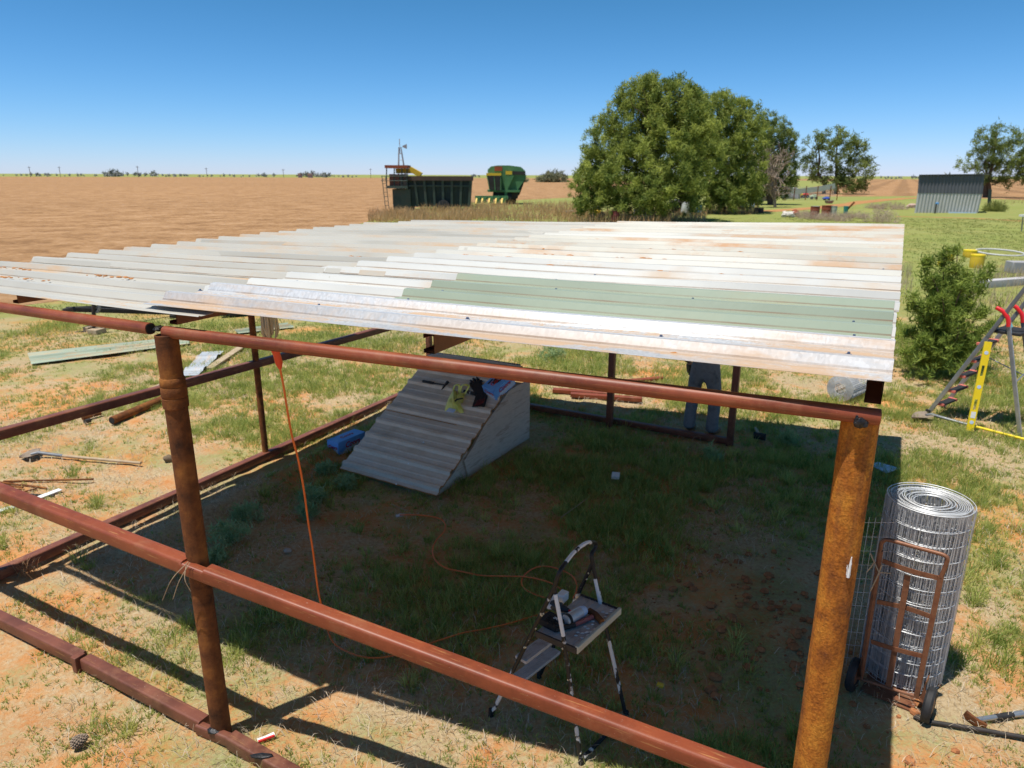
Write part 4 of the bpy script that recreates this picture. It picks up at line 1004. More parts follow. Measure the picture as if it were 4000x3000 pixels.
MB().tube([G(2944, 1700, .05), G(2990, 1708, .05)], .045, 14).build('head', BLACK, ml); MB().tube([G(2966, 1700, .06), G(2951, 1672, .03)], .017, 8).build('handle', WOOD, ml)
pp = thing('tile', G(3465, 1835), 'flat pale tile lying half in shade beyond the orange rusty post', 'tile')
MB().prism([G(3395, 1815, .03), G(3430, 1808, .03), G(3512, 1832, .03), G(3462, 1850, .03)], (0, 0, .012)).build('slab', PALEB, pp)
ky = thing('utility_knife', G(1040, 2880), 'small red and white plastic knife handle on orange soil by the front sill', 'knife')
MB().sweep([G(1006, 2894, .01), G(1040, 2882, .012), G(1072, 2867, .014)], [(a, b) for a, b in rsec(.03, .014, .004)]).build('handle', WHITEP, ky); MB().sweep([G(1008, 2898, .012), G(1072, 2874, .016)], rsec(.012, .016, .003)).build('red_side', REDP, ky)
wb = thing('paper_packet', G(2404, 1864), 'small white paper packet lying alone in the shaded grass', 'packet')
MB().prism([G(2388, 1872, .03), G(2418, 1874, .03), G(2421, 1856, .03), G(2391, 1853, .03)], (0, 0, .035)).build('packet', WHITEP, wb, bevel=.004)
yb = thing('yellow_scrap', G(2578, 2682), 'small yellow plastic scrap lying in dark grass right of the step ladder', 'scrap')
MB().prism([G(2563, 2682, .03), G(2588, 2692, .03), G(2595, 2680, .03), G(2569, 2671, .03)], (0, 0, .02)).build('scrap', YELD, yb, bevel=.004)
pc = thing('pine_cone', G(312, 2912), 'closed grey brown pine cone lying in the bottom left grass', 'pine cone')
c = G(312, 2912) + V((0, 0, .033)); axc = V((.8, .5, .3)).normalized(); Rr = V((0, 0, 1)).rotation_difference(axc).to_matrix(); mb = MB()
mb.lathe([(.002, -.045), (.022, -.03), (.03, -.008), (.026, .018), (.012, .042), (.002, .05)], c, 14, axc)
for i in range(90):
    f = (i + .5) / 90; z = -.042 + .09 * f; r = .033 * math.sin(min(1, (z + .05) / .1 * .93 + .07) * PI) ** .7; a = i * 2.39996
    p_ = c + Rr @ V((r * math.cos(a), r * math.sin(a), z)); o = Rr @ V((math.cos(a), math.sin(a), .3)); mb.lump(p_, (.0075, .0075, .006), i, 5, 3)
mb.build('scales', mat('cone_scales', [(.12, .085, .06), (.30, .23, .17), (.09, .06, .04)], 40, .85), pc)
st2 = tag(MB().lump(G(660, 1800) + V((0, 0, .03)), (.06, .05, .045), 8, 10, 7).build('stone', mat('dark_clod', [(.12, .085, .05), (.22, .16, .1)], 12, .9, bump=.6)), 'dark round clod lying in the sunlit grass behind the brown post', 'stone')
st3 = tag(MB().lump(G(1124, 2158) + V((0, 0, .02)), (.035, .03, .022), 9, 9, 6).build('stone', mat('pale_stone', [(.42, .33, .25), (.52, .43, .34)], 12, .9)), 'small pale stone in the shaded grass left of the hanging cord', 'stone')
# steel left of the shelter
def ground_bar(name, pts, r, mt, label, cat, z=.02, group=None, flat=None):
    P = [G(u, v, z) for u, v in pts]; mb = MB()
    if flat: mb.sweep(P, rsec(*flat, .003)) 
    else: mb.tube(P, r, 8)
    return tag(mb.build(name, mt), label, cat, group)
RB = 'steel rods lying in the left yard'
ground_bar('steel_rod', [(14, 1880), (365, 1872)], .011, RUST, 'longest rusty steel rod of the small pile left of the shelter', 'rod', .02, RB)
ground_bar('steel_rod', [(0, 1884), (150, 1902), (185, 1908)], .011, RUST, 'rusty steel rod just below the longest one in the left pile', 'rod', .015, RB)
ground_bar('steel_rod', [(5, 1893), (90, 1905)], .010, RUST, 'shortest rusty rod at the left frame edge', 'rod', .03, RB)
ground_bar('steel_rod', [(78, 1925), (145, 1908)], .010, RUST, 'short rusty rod lying askew under the rod pile', 'rod', .015, RB)
ground_bar('steel_rod', [(100, 1930), (212, 1936)], .010, DARK, 'dark thin rod nearest the white strip', 'rod', .015, RB)
ground_bar('trim_strip', [(-60, 2012), (60, 1978), (236, 1912)], .02, WHITEP, 'narrow white metal trim strip lying beside the rusty rods', 'strip', .02, flat=(.07, .012))
MB2 = MB(); P0, P1 = G(437, 1643, .055), G(690, 1536, .055); d_ = (P1 - P0).normalized()
rp = tag(MB().tube([P0 - d_ * .0, P0 + d_ * .01, P1], [.052, .055, .055], 18).build('rusty_pipe', RUST), 'rusty steel pipe with dark open end lying behind the side rail', 'pipe')
rp2 = MB().lathe([(.042, -.002), (.042, .004)], P0 - d_ * .004, 18, d_).build('open_end', BLACK, rp)
ground_bar('pipe_offcut', [(322, 1632), (392, 1612)], .035, RUST, 'short rusty pipe offcut lying under the dark side rail', 'pipe', .04)
ground_bar('pipe_offcut', [(330, 1648), (352, 1641)], .03, DARK, 'smallest dark pipe offcut on bare soil under the side rail', 'pipe', .03)
FLS = 'loose roofing sheets on the grass'
def flat_sheet(corners, mt, label, z=.035, name='roofing_sheet', ribs=3):
    a, b, c, d_ = [G(u, v, z) for u, v in corners]; mb = MB(); n = 40; vs = []; fs = []; uv = []
    for sd in (0, 1):
        for i in range(5):
            f = i / 4
            for j in range(n + 1):
                g = j / n; ph = (g * ribs) % 1; h = .03 * max(0, min(1, (.14 - abs(ph - .5)) / .07)) + (.004 if abs(ph - .22) < .03 or abs(ph - .78) < .03 else 0)
                p_ = (a * (1 - f) + b * f) * (1 - g) + (d_ * (1 - f) + c * f) * g; vs.append(p_ + V((0, 0, h - sd * .003))); uv.append((f * 3 + z * 90, g * .96))
    o = 5 * (n + 1)
    for i in range(4):
        for j in range(n): q = i * (n + 1) + j; fs += [(q, q + n + 1, q + n + 2, q + 1), (o + q, o + q + 1, o + q + n + 2, o + q + n + 1)]
    mb.add(vs, fs); mb.uv = uv; return tag(mb.build(name, mt, smooth=25), label, 'metal sheet', FLS)
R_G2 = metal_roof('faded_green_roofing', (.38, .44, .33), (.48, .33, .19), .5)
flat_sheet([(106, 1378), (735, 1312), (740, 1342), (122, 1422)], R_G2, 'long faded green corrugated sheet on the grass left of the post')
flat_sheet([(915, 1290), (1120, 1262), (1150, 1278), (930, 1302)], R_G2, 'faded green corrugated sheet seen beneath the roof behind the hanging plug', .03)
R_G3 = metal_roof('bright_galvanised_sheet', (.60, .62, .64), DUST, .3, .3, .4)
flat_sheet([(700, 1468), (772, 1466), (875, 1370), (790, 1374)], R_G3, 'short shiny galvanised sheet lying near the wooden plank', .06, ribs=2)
ground_bar('plank', [(815, 1440), (958, 1345)], 0, WOOD, 'pale wooden plank lying right of the galvanised sheet', 'plank', .04, flat=(.14, .03))
ground_bar('plank', [(520, 1556), (655, 1492)], 0, WOOD, 'pale narrow plank lying beside the rusty pipe behind the brown post', 'plank', .03, flat=(.10, .03))
CG = 'red steel channels lying behind the shelter'
ground_bar('steel_channel', [(2160, 1524), (2375, 1540)], 0, PRIM, 'red steel channel lying behind the shelter, left one', 'steel channel', .04, CG, flat=(.10, .06))
ground_bar('steel_channel', [(2230, 1541), (2508, 1560)], 0, PRIM, 'red steel channel nearest the shelter, in front of the others', 'steel channel', .04, CG, flat=(.10, .06))
ground_bar('steel_channel', [(2420, 1492), (2590, 1478)], 0, PRIM, 'short red steel channel farthest back beside the person', 'steel channel', .04, CG, flat=(.10, .05))
ground_bar('straw_stalk', [(2190, 2022), (2290, 1950)], .005, WOOD, 'long pale grass stalk standing out in the dark grass at centre', 'stalk', .05)

# trailer tongue
tl = thing('trailer', G(365, 1300), 'dark steel trailer drawbar propped on its jack over wooden blocks', 'trailer')
Yt = G(368, 1300).y; c = G(368, 1300)
T0 = at(262, 1208, Yt); 
for (u, v) in ((700, 1222), (700, 1190)):
    e = at(u, v, Yt + (.9 if v < 1200 else .1) + 1.2); MB().beam(T0, e, .07, .10, .01).build('drawbar', DARK, tl)
MB().sweep([at(250, 1213, Yt), at(290, 1205, Yt)], rsec(.09, .09, .02)).build('coupler', DARK, tl)
MB().tube([at(366, 1268, Yt), at(366, 1172, Yt)], .04, 12).build('jack', DARK, tl); MB().tube([at(366, 1290, Yt), at(366, 1240, Yt)], .03, 10).build('jack_leg', DARK, tl)
MB().tube([at(352, 1176, Yt), at(382, 1180, Yt)], .012, 6).build('jack_handle', DARK, tl)
mb = MB()
for i in range(3): mb.tube(spline([at(378 + 4 * i, 1186, Yt), at(386 + 3 * i, 1205, Yt), at(372 + 5 * i, 1222, Yt)], 4), .015, 6)
mb.build('chain', GREYT, tl)
MB().box(at(900, 1190, Yt + 3) + V((0, 0, -.05)), (2.6, 2.2, .10), frame((1, .35, 0))).build('deck', DARK, tl)
for i in (0, 1):
    w = MB().lathe([(.18, -.1), (.32, -.1), (.35, -.05), (.35, .05), (.32, .1), (.18, .1)], at(900, 1190, Yt + 3) * V((1, 1, 0)) + V((.5, -1.15 + 2.5 * i, .35)), 24, (-.35, 1, 0)).build('wheel', BLACK, tl)
BL = 'wooden blocks under the trailer jack'
def block(u0, u1, v0, v1, dy, label):
    a = at(u0, v0, Yt + dy); b = at(u1, v1, Yt + dy); w = b.x - a.x; h = a.z - max(b.z, 0)
    tag(MB().box(((a.x + b.x) / 2, Yt + dy, max(h, .1) / 2 + max(b.z, 0)), (w, .28, max(h, .1)), frame((1, -.25, 0))).build('wood_block', WOOD, None, bevel=.006), label, 'block', BL)
block(342, 368, 1280, 1300, .22, 'rear pale wooden block under the trailer jack'); block(356, 402, 1286, 1306, -.05, 'front pale wooden block under the trailer jack')

# ------------------------------------------------------------------ person behind the rear rail
def skin(name, nodes, edges, mt, parent, sub=2, loc=None):
    loc = V(loc); me = bpy.data.meshes.new(name); me.from_pydata([tuple(V(p) - loc) for p, r in nodes], edges, []); me.materials.append(mt)
    o = bpy.data.objects.new(name, me); COL.objects.link(o)
    if parent is not None: o.parent = parent
    else: o.location = loc
    md = o.modifiers.new('skin', 'SKIN'); md.use_smooth_shade = True
    for i, (p, r) in enumerate(nodes):
        sv = me.skin_vertices[0].data[i]; sv.radius = r if isinstance(r, tuple) else (r, r); sv.use_root = (i == 0)
    s_ = o.modifiers.new('sub', 'SUBSURF'); s_.levels = sub; s_.render_levels = sub
    return o
pf1, pf2 = G(2694, 1683), G(2780, 1700); pm = (pf1 + pf2) / 2; rt_ = (pf2 - pf1); rt_.z = 0; rt_.normalize(); fw = V((-rt_.y, rt_.x, 0))
def PP(x, y, z): return pm + rt_ * x + fw * y + V((0, 0, z))
hw = (pf2 - pf1).length / 2
JEAN = mat('dark_grey_denim', [(.14, .155, .17), (.20, .215, .23), (.11, .115, .12)], 9, .9, 0, .2, .6, 60)
SHIRT = mat('camouflage_cloth', [(.05, .06, .035), (.20, .19, .12), (.10, .085, .05), (.26, .25, .2)], 12, .9)
SKINM = mat('skin', [(.50, .27, .18), (.58, .33, .23)], 9, .55, fine=.1)
BOOT = mat('brown_leather_boot', [(.16, .075, .035), (.26, .13, .07)], 14, .6)
HZ = .90
nodes = [(PP(0, 0, HZ + .04), .12), (PP(0, 0, HZ + .22), .10), (PP(0, .03, HZ + .44), .11), (PP(0, .03, HZ + .56), .07), (PP(0, .05, HZ + .63), .055), (PP(0, .07, HZ + .70), (.075, .085)), (PP(0, .08, HZ + .80), (.085, .1)), (PP(0, .075, HZ + .875), .05),
  (PP(-.19, .03, HZ + .50), .06), (PP(-.27, .0, HZ + .24), .045), (PP(-.26, .10, HZ + .02), .035), (PP(-.25, .13, HZ - .05), .035),
  (PP(.19, .03, HZ + .50), .06), (PP(.29, .08, HZ + .26), .045), (PP(.2, .3, HZ + .2), .035), (PP(.14, .36, HZ + .2), .035),
  (PP(-hw * .75, 0, HZ - .06), .085), (PP(-hw * .98, .03, .48), .06), (PP(-hw, -.02, .1), .045), (PP(-hw, .0, .04), .04), (PP(-hw * 1.1, .15, .03), .035),
  (PP(hw * .75, 0, HZ - .06), .085), (PP(hw * .95, .04, .48), .06), (PP(hw, -.02, .1), .045), (PP(hw, .0, .04), .04), (PP(hw * 1.25, .14, .03), .035)]
edges = [(0, 1), (1, 2), (2, 3), (3, 4), (4, 5), (5, 6), (6, 7), (2, 8), (8, 9), (9, 10), (10, 11), (2, 12), (12, 13), (13, 14), (14, 15), (0, 16), (16, 17), (17, 18), (18, 19), (19, 20), (0, 21), (21, 22), (22, 23), (23, 24), (24, 25)]
per = skin('person', nodes, edges, SKINM, None, 2, pm)
tag(per, 'person in dark grey jeans and brown boots standing behind the rear rail', 'person')
def pn(x, y, z, r): return (PP(x, y, z), r)
skin('trousers', [pn(0, -.01, HZ + .06, (.175, .13)), pn(0, -.01, HZ + .22, (.175, .13)), pn(-hw * .62, -.02, HZ - .10, .118), pn(-hw * .9, .01, .62, .095), pn(-hw * 1.0, .03, .47, .088), pn(-hw * 1.02, -.01, .28, .082), pn(-hw * 1.02, -.03, .10, .085), pn(-hw * 1.0, -.02, .06, .08),
  pn(hw * .62, -.02, HZ - .10, .118), pn(hw * .88, .01, .62, .095), pn(hw * .96, .03, .47, .088), pn(hw * 1.0, -.01, .28, .082), pn(hw * 1.0, -.03, .10, .085), pn(hw, -.02, .06, .08)],
  [(0, 1), (0, 2), (2, 3), (3, 4), (4, 5), (5, 6), (6, 7), (0, 8), (8, 9), (9, 10), (10, 11), (11, 12), (12, 13)], JEAN, per, 2, pm)
skin('shirt', [pn(0, 0, HZ + .20, (.215, .175)), pn(0, 0, HZ + .36, (.21, .175)), pn(0, .03, HZ + .46, (.215, .175)), pn(0, .03, HZ + .57, .105), pn(-.2, .03, HZ + .5, .095), pn(-.275, .0, HZ + .24, .08), pn(-.27, .10, HZ + .0, .06), pn(.2, .03, HZ + .5, .095), pn(.295, .08, HZ + .26, .08), pn(.21, .29, HZ + .2, .055)],
  [(0, 1), (1, 2), (2, 3), (2, 4), (4, 5), (5, 6), (2, 7), (7, 8), (8, 9)], SHIRT, per, 2, pm)
for sx in (-1, 1):
    k_ = 1.1 if sx < 0 else 1.22
    skin('boot', [pn(sx * hw, -.03, .13, .058), pn(sx * hw, -.025, .05, .055), pn(sx * hw * (1 + (k_ - 1) * .5), .09, .045, (.055, .042)), pn(sx * hw * k_, .19, .038, (.05, .032))], [(0, 1), (1, 2), (2, 3)], BOOT, per, 2, pm)
skin('glove', [pn(-.262, .11, HZ + .0, .045), pn(-.258, .125, HZ - .07, (.05, .03)), pn(-.25, .14, HZ - .16, (.045, .025))], [(0, 1), (1, 2)], SHIRT, per, 2, pm)
for sx, wx, wy, wz, dx, dy, dz in ((-1, -.255, .125, HZ - .07, .0, .02, -1), (1, .14, .36, HZ + .2, -.8, .6, 0)):
    d_ = (rt_ * dx + fw * dy + V((0, 0, dz))).normalized()
    for i in range(4):
        b = PP(wx, wy, wz) + fw * (.018 * (i - 1.5)) + d_ * .03
        skin('finger', [(b, .010), (b + d_ * (.045 - .006 * abs(i - 1.3)) , .0095), (b + d_ * .075 - rt_ * sx * .012, .008)], [(0, 1), (1, 2)], SHIRT if sx < 0 else SKINM, per, 1, pm)
    b = PP(wx, wy, wz) + fw * .03
    skin('thumb', [(b, .012), (b + d_ * .03 + fw * .02, .0105), (b + d_ * .055 + fw * .022, .009)], [(0, 1), (1, 2)], SHIRT if sx < 0 else SKINM, per, 1, pm)
HAT = mat('tan_cap', [(.30, .24, .15), (.38, .31, .2)], 9, .9)
mb = MB(); hc = PP(0, .075, HZ + .80); mb.lathe([(.112, .02), (.112, .06), (.095, .10), (.05, .125), (.004, .132)], hc, 18); mb.prism([hc + fw * .09 + rt_ * x + fw * y + V((0, 0, .025)) for x, y in ((-.085, 0), (-.07, .07), (0, .095), (.07, .07), (.085, 0))], (0, 0, .008)); mb.build('cap', HAT, per)

# ------------------------------------------------------------------ grass
HUTBOX = (HA, HL)
def inside_hut(x, y):
    u_ = (x - HA.x) * hd.x + (y - HA.y) * hd.y; v_ = (x - HA.x) * ax.x + (y - HA.y) * ax.y
    return (u_ > .0) & (u_ < 2.15) & (v_ < .03) & (v_ > -hwid - .02)
def visible(x, y, mrg=.12):
    zc = y * cp + CAMH * sp; yc = y * sp - CAMH * cp; u = x / zc * FPX / 2000; v = -yc / zc * FPX / 1500
    return (np.abs(u) < 1 + mrg) & (v < 1 + mrg)
def blades(pos, h, w, lean, tint, nseg=2, az=None, r=rng):
    """curved grass blades; pos (N,3)"""
    n = len(pos); az = r.uniform(0, 2 * PI, n) if az is None else az; tw = r.uniform(0, 2 * PI, n)
    d = np.stack([np.cos(az), np.sin(az), np.zeros(n)], 1); s = np.stack([np.cos(tw), np.sin(tw), np.zeros(n)], 1)
    V_, F_ = [], []
    P1 = pos + d * (h * lean * .35)[:, None] + np.array([0, 0, 1]) * (h * (1 - .25 * lean) * .62)[:, None]
    P2 = pos + d * (h * lean)[:, None] + np.array([0, 0, 1]) * (h * np.sqrt(np.clip(1 - lean ** 2 * .8, .03, 1)))[:, None]
    v = np.stack([pos - s * w[:, None] / 2, pos + s * w[:, None] / 2, P1 + s * w[:, None] * .38, P1 - s * w[:, None] * .38, P2], 1).reshape(-1, 3)
    b = np.arange(n) * 5
    f = np.concatenate([np.stack([b, b + 1, b + 2], 1), np.stack([b, b + 2, b + 3], 1), np.stack([b + 3, b + 2, b + 4], 1)])
    return v, f, np.repeat(tint, 5)
def cat3(parts):
    o = 0; V_, F_, T_ = [], [], []
    for v, f, t in parts: V_.append(v); F_.append(f + o); T_.append(t); o += len(v)
    return np.concatenate(V_), np.concatenate(F_), np.concatenate(T_)
def gfield(x, y):          # how green, 0..1
    g = fbm(x * .8 + 7, y * .8 + 3, 31, 4) * .75 + fbm(x * 3.1, y * 3.1, 57, 2) * .25
    inside = ((x - PL.x) * nF.x + (y - PL.y) * nF.y > .55) & ((x - LA.x) * dL.y - (y - LA.y) * dL.x > .35) & ((x < 3.2))
    lf = np.clip((y - 9.0) / 5, 0, 1) * .12
    ridge = np.exp(-((((x - LA.x) * dL.y - (y - LA.y) * dL.x) - .25) / .25) ** 2) * .3
    dug = np.exp(-(((x - 2.0) / .7) ** 2 + ((y - 4.6) / .9) ** 2)) * .5
    return g + inside * .035 + lf - ridge * .6 - dug * .5
GREEN = leafmat('grass_blade', (.22, .31, .065), (.64, .62, .20), .55)
STRAW = leafmat('dry_grass_blade', (.38, .30, .20), (.72, .62, .48), .3)
parts = []
# tufts
nt = 30000; u_ = rng.uniform(-.2, 4.2, nt) * 1000 ; 
tx = rng.uniform(-10.5, 9.5, nt * 4); ty = 1.9 + 14 * rng.random(nt * 4) ** 1.35
k_ = visible(tx, ty) & ~inside_hut(tx, ty); tx, ty = tx[k_], ty[k_]
g_ = gfield(tx, ty); pr_ = np.clip((g_ - .36) / .2, 0, 1)
near = np.clip(1.25 - ty / 16, .35, 1)
k_ = rng.random(len(tx)) < pr_ * near * .95; tx, ty, g_ = tx[k_], ty[k_], g_[k_]
big = np.clip((g_ - .5) / .2, 0, 1)
nb = (7 + 12 * big * rng.random(len(tx))).astype(int)
idx = np.repeat(np.arange(len(tx)), nb); n = len(idx)
rad = (.012 + .03 * big[idx]) * np.sqrt(rng.random(n)) * (1 + ty[idx] * .06); a = rng.uniform(0, 2 * PI, n)
px, py = tx[idx] + rad * np.cos(a), ty[idx] + rad * np.sin(a)
h = (.035 + .135 * big[idx] * rng.random(len(tx))[idx]) * rng.uniform(.6, 1.3, n); h *= 1 + np.clip(ty[idx] - 8, 0, 8) * .03
tt = np.clip(rng.random(len(tx))[idx] * .75 + rng.normal(0, .16, n), 0, 1)
P = np.stack([px, py, gz(px, py) - .004], 1)
parts.append(blades(P, h, np.full(n, .0052) * (1 + ty[idx] * .05), np.clip(rng.normal(.62, .22, n), .1, .97), tt, az=a + rng.normal(0, .5, n)))
# larger bunches
bx = rng.uniform(-9, 8.5, 9000); by = 2.2 + 10 * rng.random(9000) ** 1.2; k_ = visible(bx, by) & ~inside_hut(bx, by) & (rng.random(9000) < np.clip((gfield(bx, by) - .45) / .18, .02, 1) * .30); bx, by = bx[k_], by[k_]
nb = rng.integers(26, 60, len(bx)); idx = np.repeat(np.arange(len(bx)), nb); n = len(idx); a = rng.uniform(0, 2 * PI, n); rad = .045 * np.sqrt(rng.random(n))
px, py = bx[idx] + rad * np.cos(a), by[idx] + rad * np.sin(a); hh = rng.uniform(.07, .17, len(bx))[idx] * rng.uniform(.5, 1.15, n)
parts.append(blades(np.stack([px, py, gz(px, py) - .004], 1), hh, np.full(n, .0055), np.clip(rng.normal(.6, .22, n), .1, .97), np.clip(rng.uniform(.2, .9, len(bx))[idx] + rng.normal(0, .15, n), 0, 1), az=a + rng.normal(0, .4, n)))
# single scattered green blades
n = 60000; x = rng.uniform(-10, 9, n); y = 2 + 12 * rng.random(n) ** 1.3; k_ = visible(x, y) & ~inside_hut(x, y) & (rng.random(n) < np.clip((gfield(x, y) - .36) / .22, .05, 1)); x, y = x[k_], y[k_]; n = len(x)
parts.append(blades(np.stack([x, y, gz(x, y) - .004], 1), rng.uniform(.02, .075, n), np.full(n, .004), np.clip(rng.normal(.6, .25, n), .05, .97), np.clip(rng.normal(.5, .3, n), 0, 1)))
print('green blades', sum(len(p[2]) // 5 for p in parts))
o = npmesh('grass', *cat3(parts), GREEN); tag(o, 'green spring grass tufts growing in the sandy yard', 'grass', kind='stuff')
# straw thatch: fallen dry blades
n = 120000; x = rng.uniform(-10.5, 9.5, n); y = 1.9 + 13 * rng.random(n) ** 1.3
th = fbm(x * .62 + 11, y * .62, 71, 4) * .7 + fbm(x * 4, y * 4, 13, 2) * .3 + ((x - PL.x) * nF.x + (y - PL.y) * nF.y > .55) * (x < 3.2) * ((x - LA.x) * dL.y - (y - LA.y) * dL.x > .35) * .05
k_ = visible(x, y) & ~inside_hut(x, y) & (rng.random(n) < np.clip((th - .47) / .10, .03, 1)); x, y = x[k_], y[k_]; n = len(x)
parts = [blades(np.stack([x, y, gz(x, y) + rng.uniform(0, .012, n)], 1), rng.uniform(.03, .11, n), np.full(n, .0034) * (1 + y * .05), np.clip(rng.normal(.93, .07, n), .5, 1.02), np.clip(rng.normal(.5, .28, n), 0, 1))]
print('straw', n)
o = npmesh('dry_grass', *cat3(parts), STRAW); tag(o, 'matted dry straw coloured grass lying on the sandy soil', 'dry grass', kind='stuff')
# farther lawn tufts
n = 42000; x = rng.uniform(-14, 40, n); y = 13 + 45 * rng.random(n) ** 1.5
fe_ = np.interp(y, [e[1] for e in sorted(edge, key=lambda e: e[1])], [e[0] for e in sorted(edge, key=lambda e: e[1])])
k_ = visible(x, y, .03) & (x > fe_ + .5) & (rng.random(n) < np.clip((fbm(x * .5, y * .5, 91, 4) - .33) / .2, .1, 1)); x, y = x[k_], y[k_]; n = len(x)
idx = np.repeat(np.arange(n), 5); m_ = len(idx); a = rng.uniform(0, 6.28, m_); r_ = .09 * np.sqrt(rng.random(m_)) * (1 + y[idx] * .02)
o = npmesh('lawn_grass', *blades(np.stack([x[idx] + r_ * np.cos(a), y[idx] + r_ * np.sin(a), np.zeros(m_)], 1), rng.uniform(.03, .085, m_), np.full(m_, .011) * (1 + y[idx] * .03), np.clip(rng.normal(.65, .2, m_), .1, .97), np.clip(rng.normal(.45, .25, m_), 0, 1)), leafmat('lawn_blade', (.25, .28, .08), (.45, .45, .15), .5)); tag(o, 'short green lawn grass beyond the shelter', 'grass', kind='stuff')
# tall dry weeds in front of the machines and under the pines
def weeds(name, polys, n, h0, h1, w, mt, label, seed):
    r = np.random.default_rng(seed); pts = []
    for (u0, u1, v0, v1, frac) in polys:
        m = int(n * frac); u = r.uniform(u0, u1, m); v = v0 + (v1 - v0) * r.random(m)
        for a, b in zip(u, v): p = G(a, b); pts.append((p.x, p.y))
    pts = np.array(pts); cl = fbm(pts[:, 0] * .5, pts[:, 1] * .3, seed, 3); k = r.random(len(pts)) < np.clip((cl - .25) / .3, .1, 1); pts = pts[k]; cl = cl[k]; m = len(pts)
    h = r.uniform(h0, h1, m) * (.5 + cl)
    o = npmesh(name, *blades(np.concatenate([pts, np.zeros((m, 1))], 1), h, np.full(m, w), np.clip(r.normal(.3, .18, m), .02, .8), np.clip(r.normal(.45, .25, m), 0, 1), r=r), mt)
    return tag(o, label, 'weeds', kind='stuff')
WEED = leafmat('tan_weed', (.50, .30, .14), (.74, .50, .28), .55)
weeds('dry_weeds', [(1440, 2260, 832, 872, .55), (1640, 2300, 800, 835, .3), (2250, 2620, 838, 880, .2), (1440, 1700, 838, 866, .08)], 13000, .2, .8, .04, WEED, 'tall brown dry weeds in front of the old cotton machines', 5)
weeds('dry_weeds', [(2460, 2760, 835, 868, .5), (2760, 2960, 815, 838, .3), (3700, 4200, 790, 800, .1)], 2600, .3, .8, .035, WEED, 'pale dry weeds along the lawn edge under the pines', 6)
weeds('dry_weeds', [(3800, 4150, 1035, 1130, .5), (3500, 3560, 1050, 1180, .15), (3760, 4000, 1120, 1240, .2)], 2400, .15, .5, .012, leafmat('pale_weed', (.36, .27, .16), (.58, .47, .31), .2), 'pale tan dry grass around the yellow barrels', 8)

# ------------------------------------------------------------------ foliage helpers
def puffs(cen, size, n, r, up=.55, wid=.11, tint=None, spread=.28):
    """clusters of narrow needle tufts around centres"""
    N = len(cen); idx = np.repeat(np.arange(N), n); m = len(idx)
    d = r.normal(0, 1, (m, 3)); d[:, 2] += up; d /= np.linalg.norm(d, axis=1)[:, None]
    s = r.normal(0, 1, (m, 3)); s -= d * np.sum(s * d, 1)[:, None]; s /= np.linalg.norm(s, axis=1)[:, None]
    L = size[idx] * r.uniform(.55, 1.1, m); w = L * wid; b = cen[idx] + r.normal(0, 1, (m, 3)) * (size[idx] * spread)[:, None]
    v = np.stack([b - s * w[:, None], b + s * w[:, None], b + d * L[:, None]], 1).reshape(-1, 3); f = np.arange(3 * m).reshape(-1, 3)
    t = (r.random(N) if tint is None else tint)[idx] * .7 + r.random(m) * .3
    return v, f, np.repeat(t, 3)
def lobes_world(lobes, Y):
    o = []
    for u, v, ru, rv, dy in lobes:
        c = at(u, v, Y + dy); k = depth(c) / FPX; o.append((c, ru * k, rv * k))
    return o
def limb(mb, a, b, r0, r1, seed, wig=.12):
    q = random.Random(seed); L = (b - a).length; pts = [a]
    for i in range(1, 5):
        f = i / 5; pts.append(a.lerp(b, f) + V((q.uniform(-1, 1), q.uniform(-1, 1), q.uniform(-.5, .5))) * L * wig * .5)
    pts.append(b); P = spline(pts, 3); n = len(P); mb.tube(P, [r0 + (r1 - r0) * i / (n - 1) for i in range(n)], 7)
BARK = mat('pine_bark', [(.07, .045, .03), (.15, .10, .07)], 6, .95, bump=.5, bscale=12)
PINE = leafmat('pine_needles', (.05, .105, .02), (.46, .50, .11), .45, .6)
PINED = leafmat('darker_pine_needles', (.05, .095, .024), (.34, .39, .10), .45, .6)
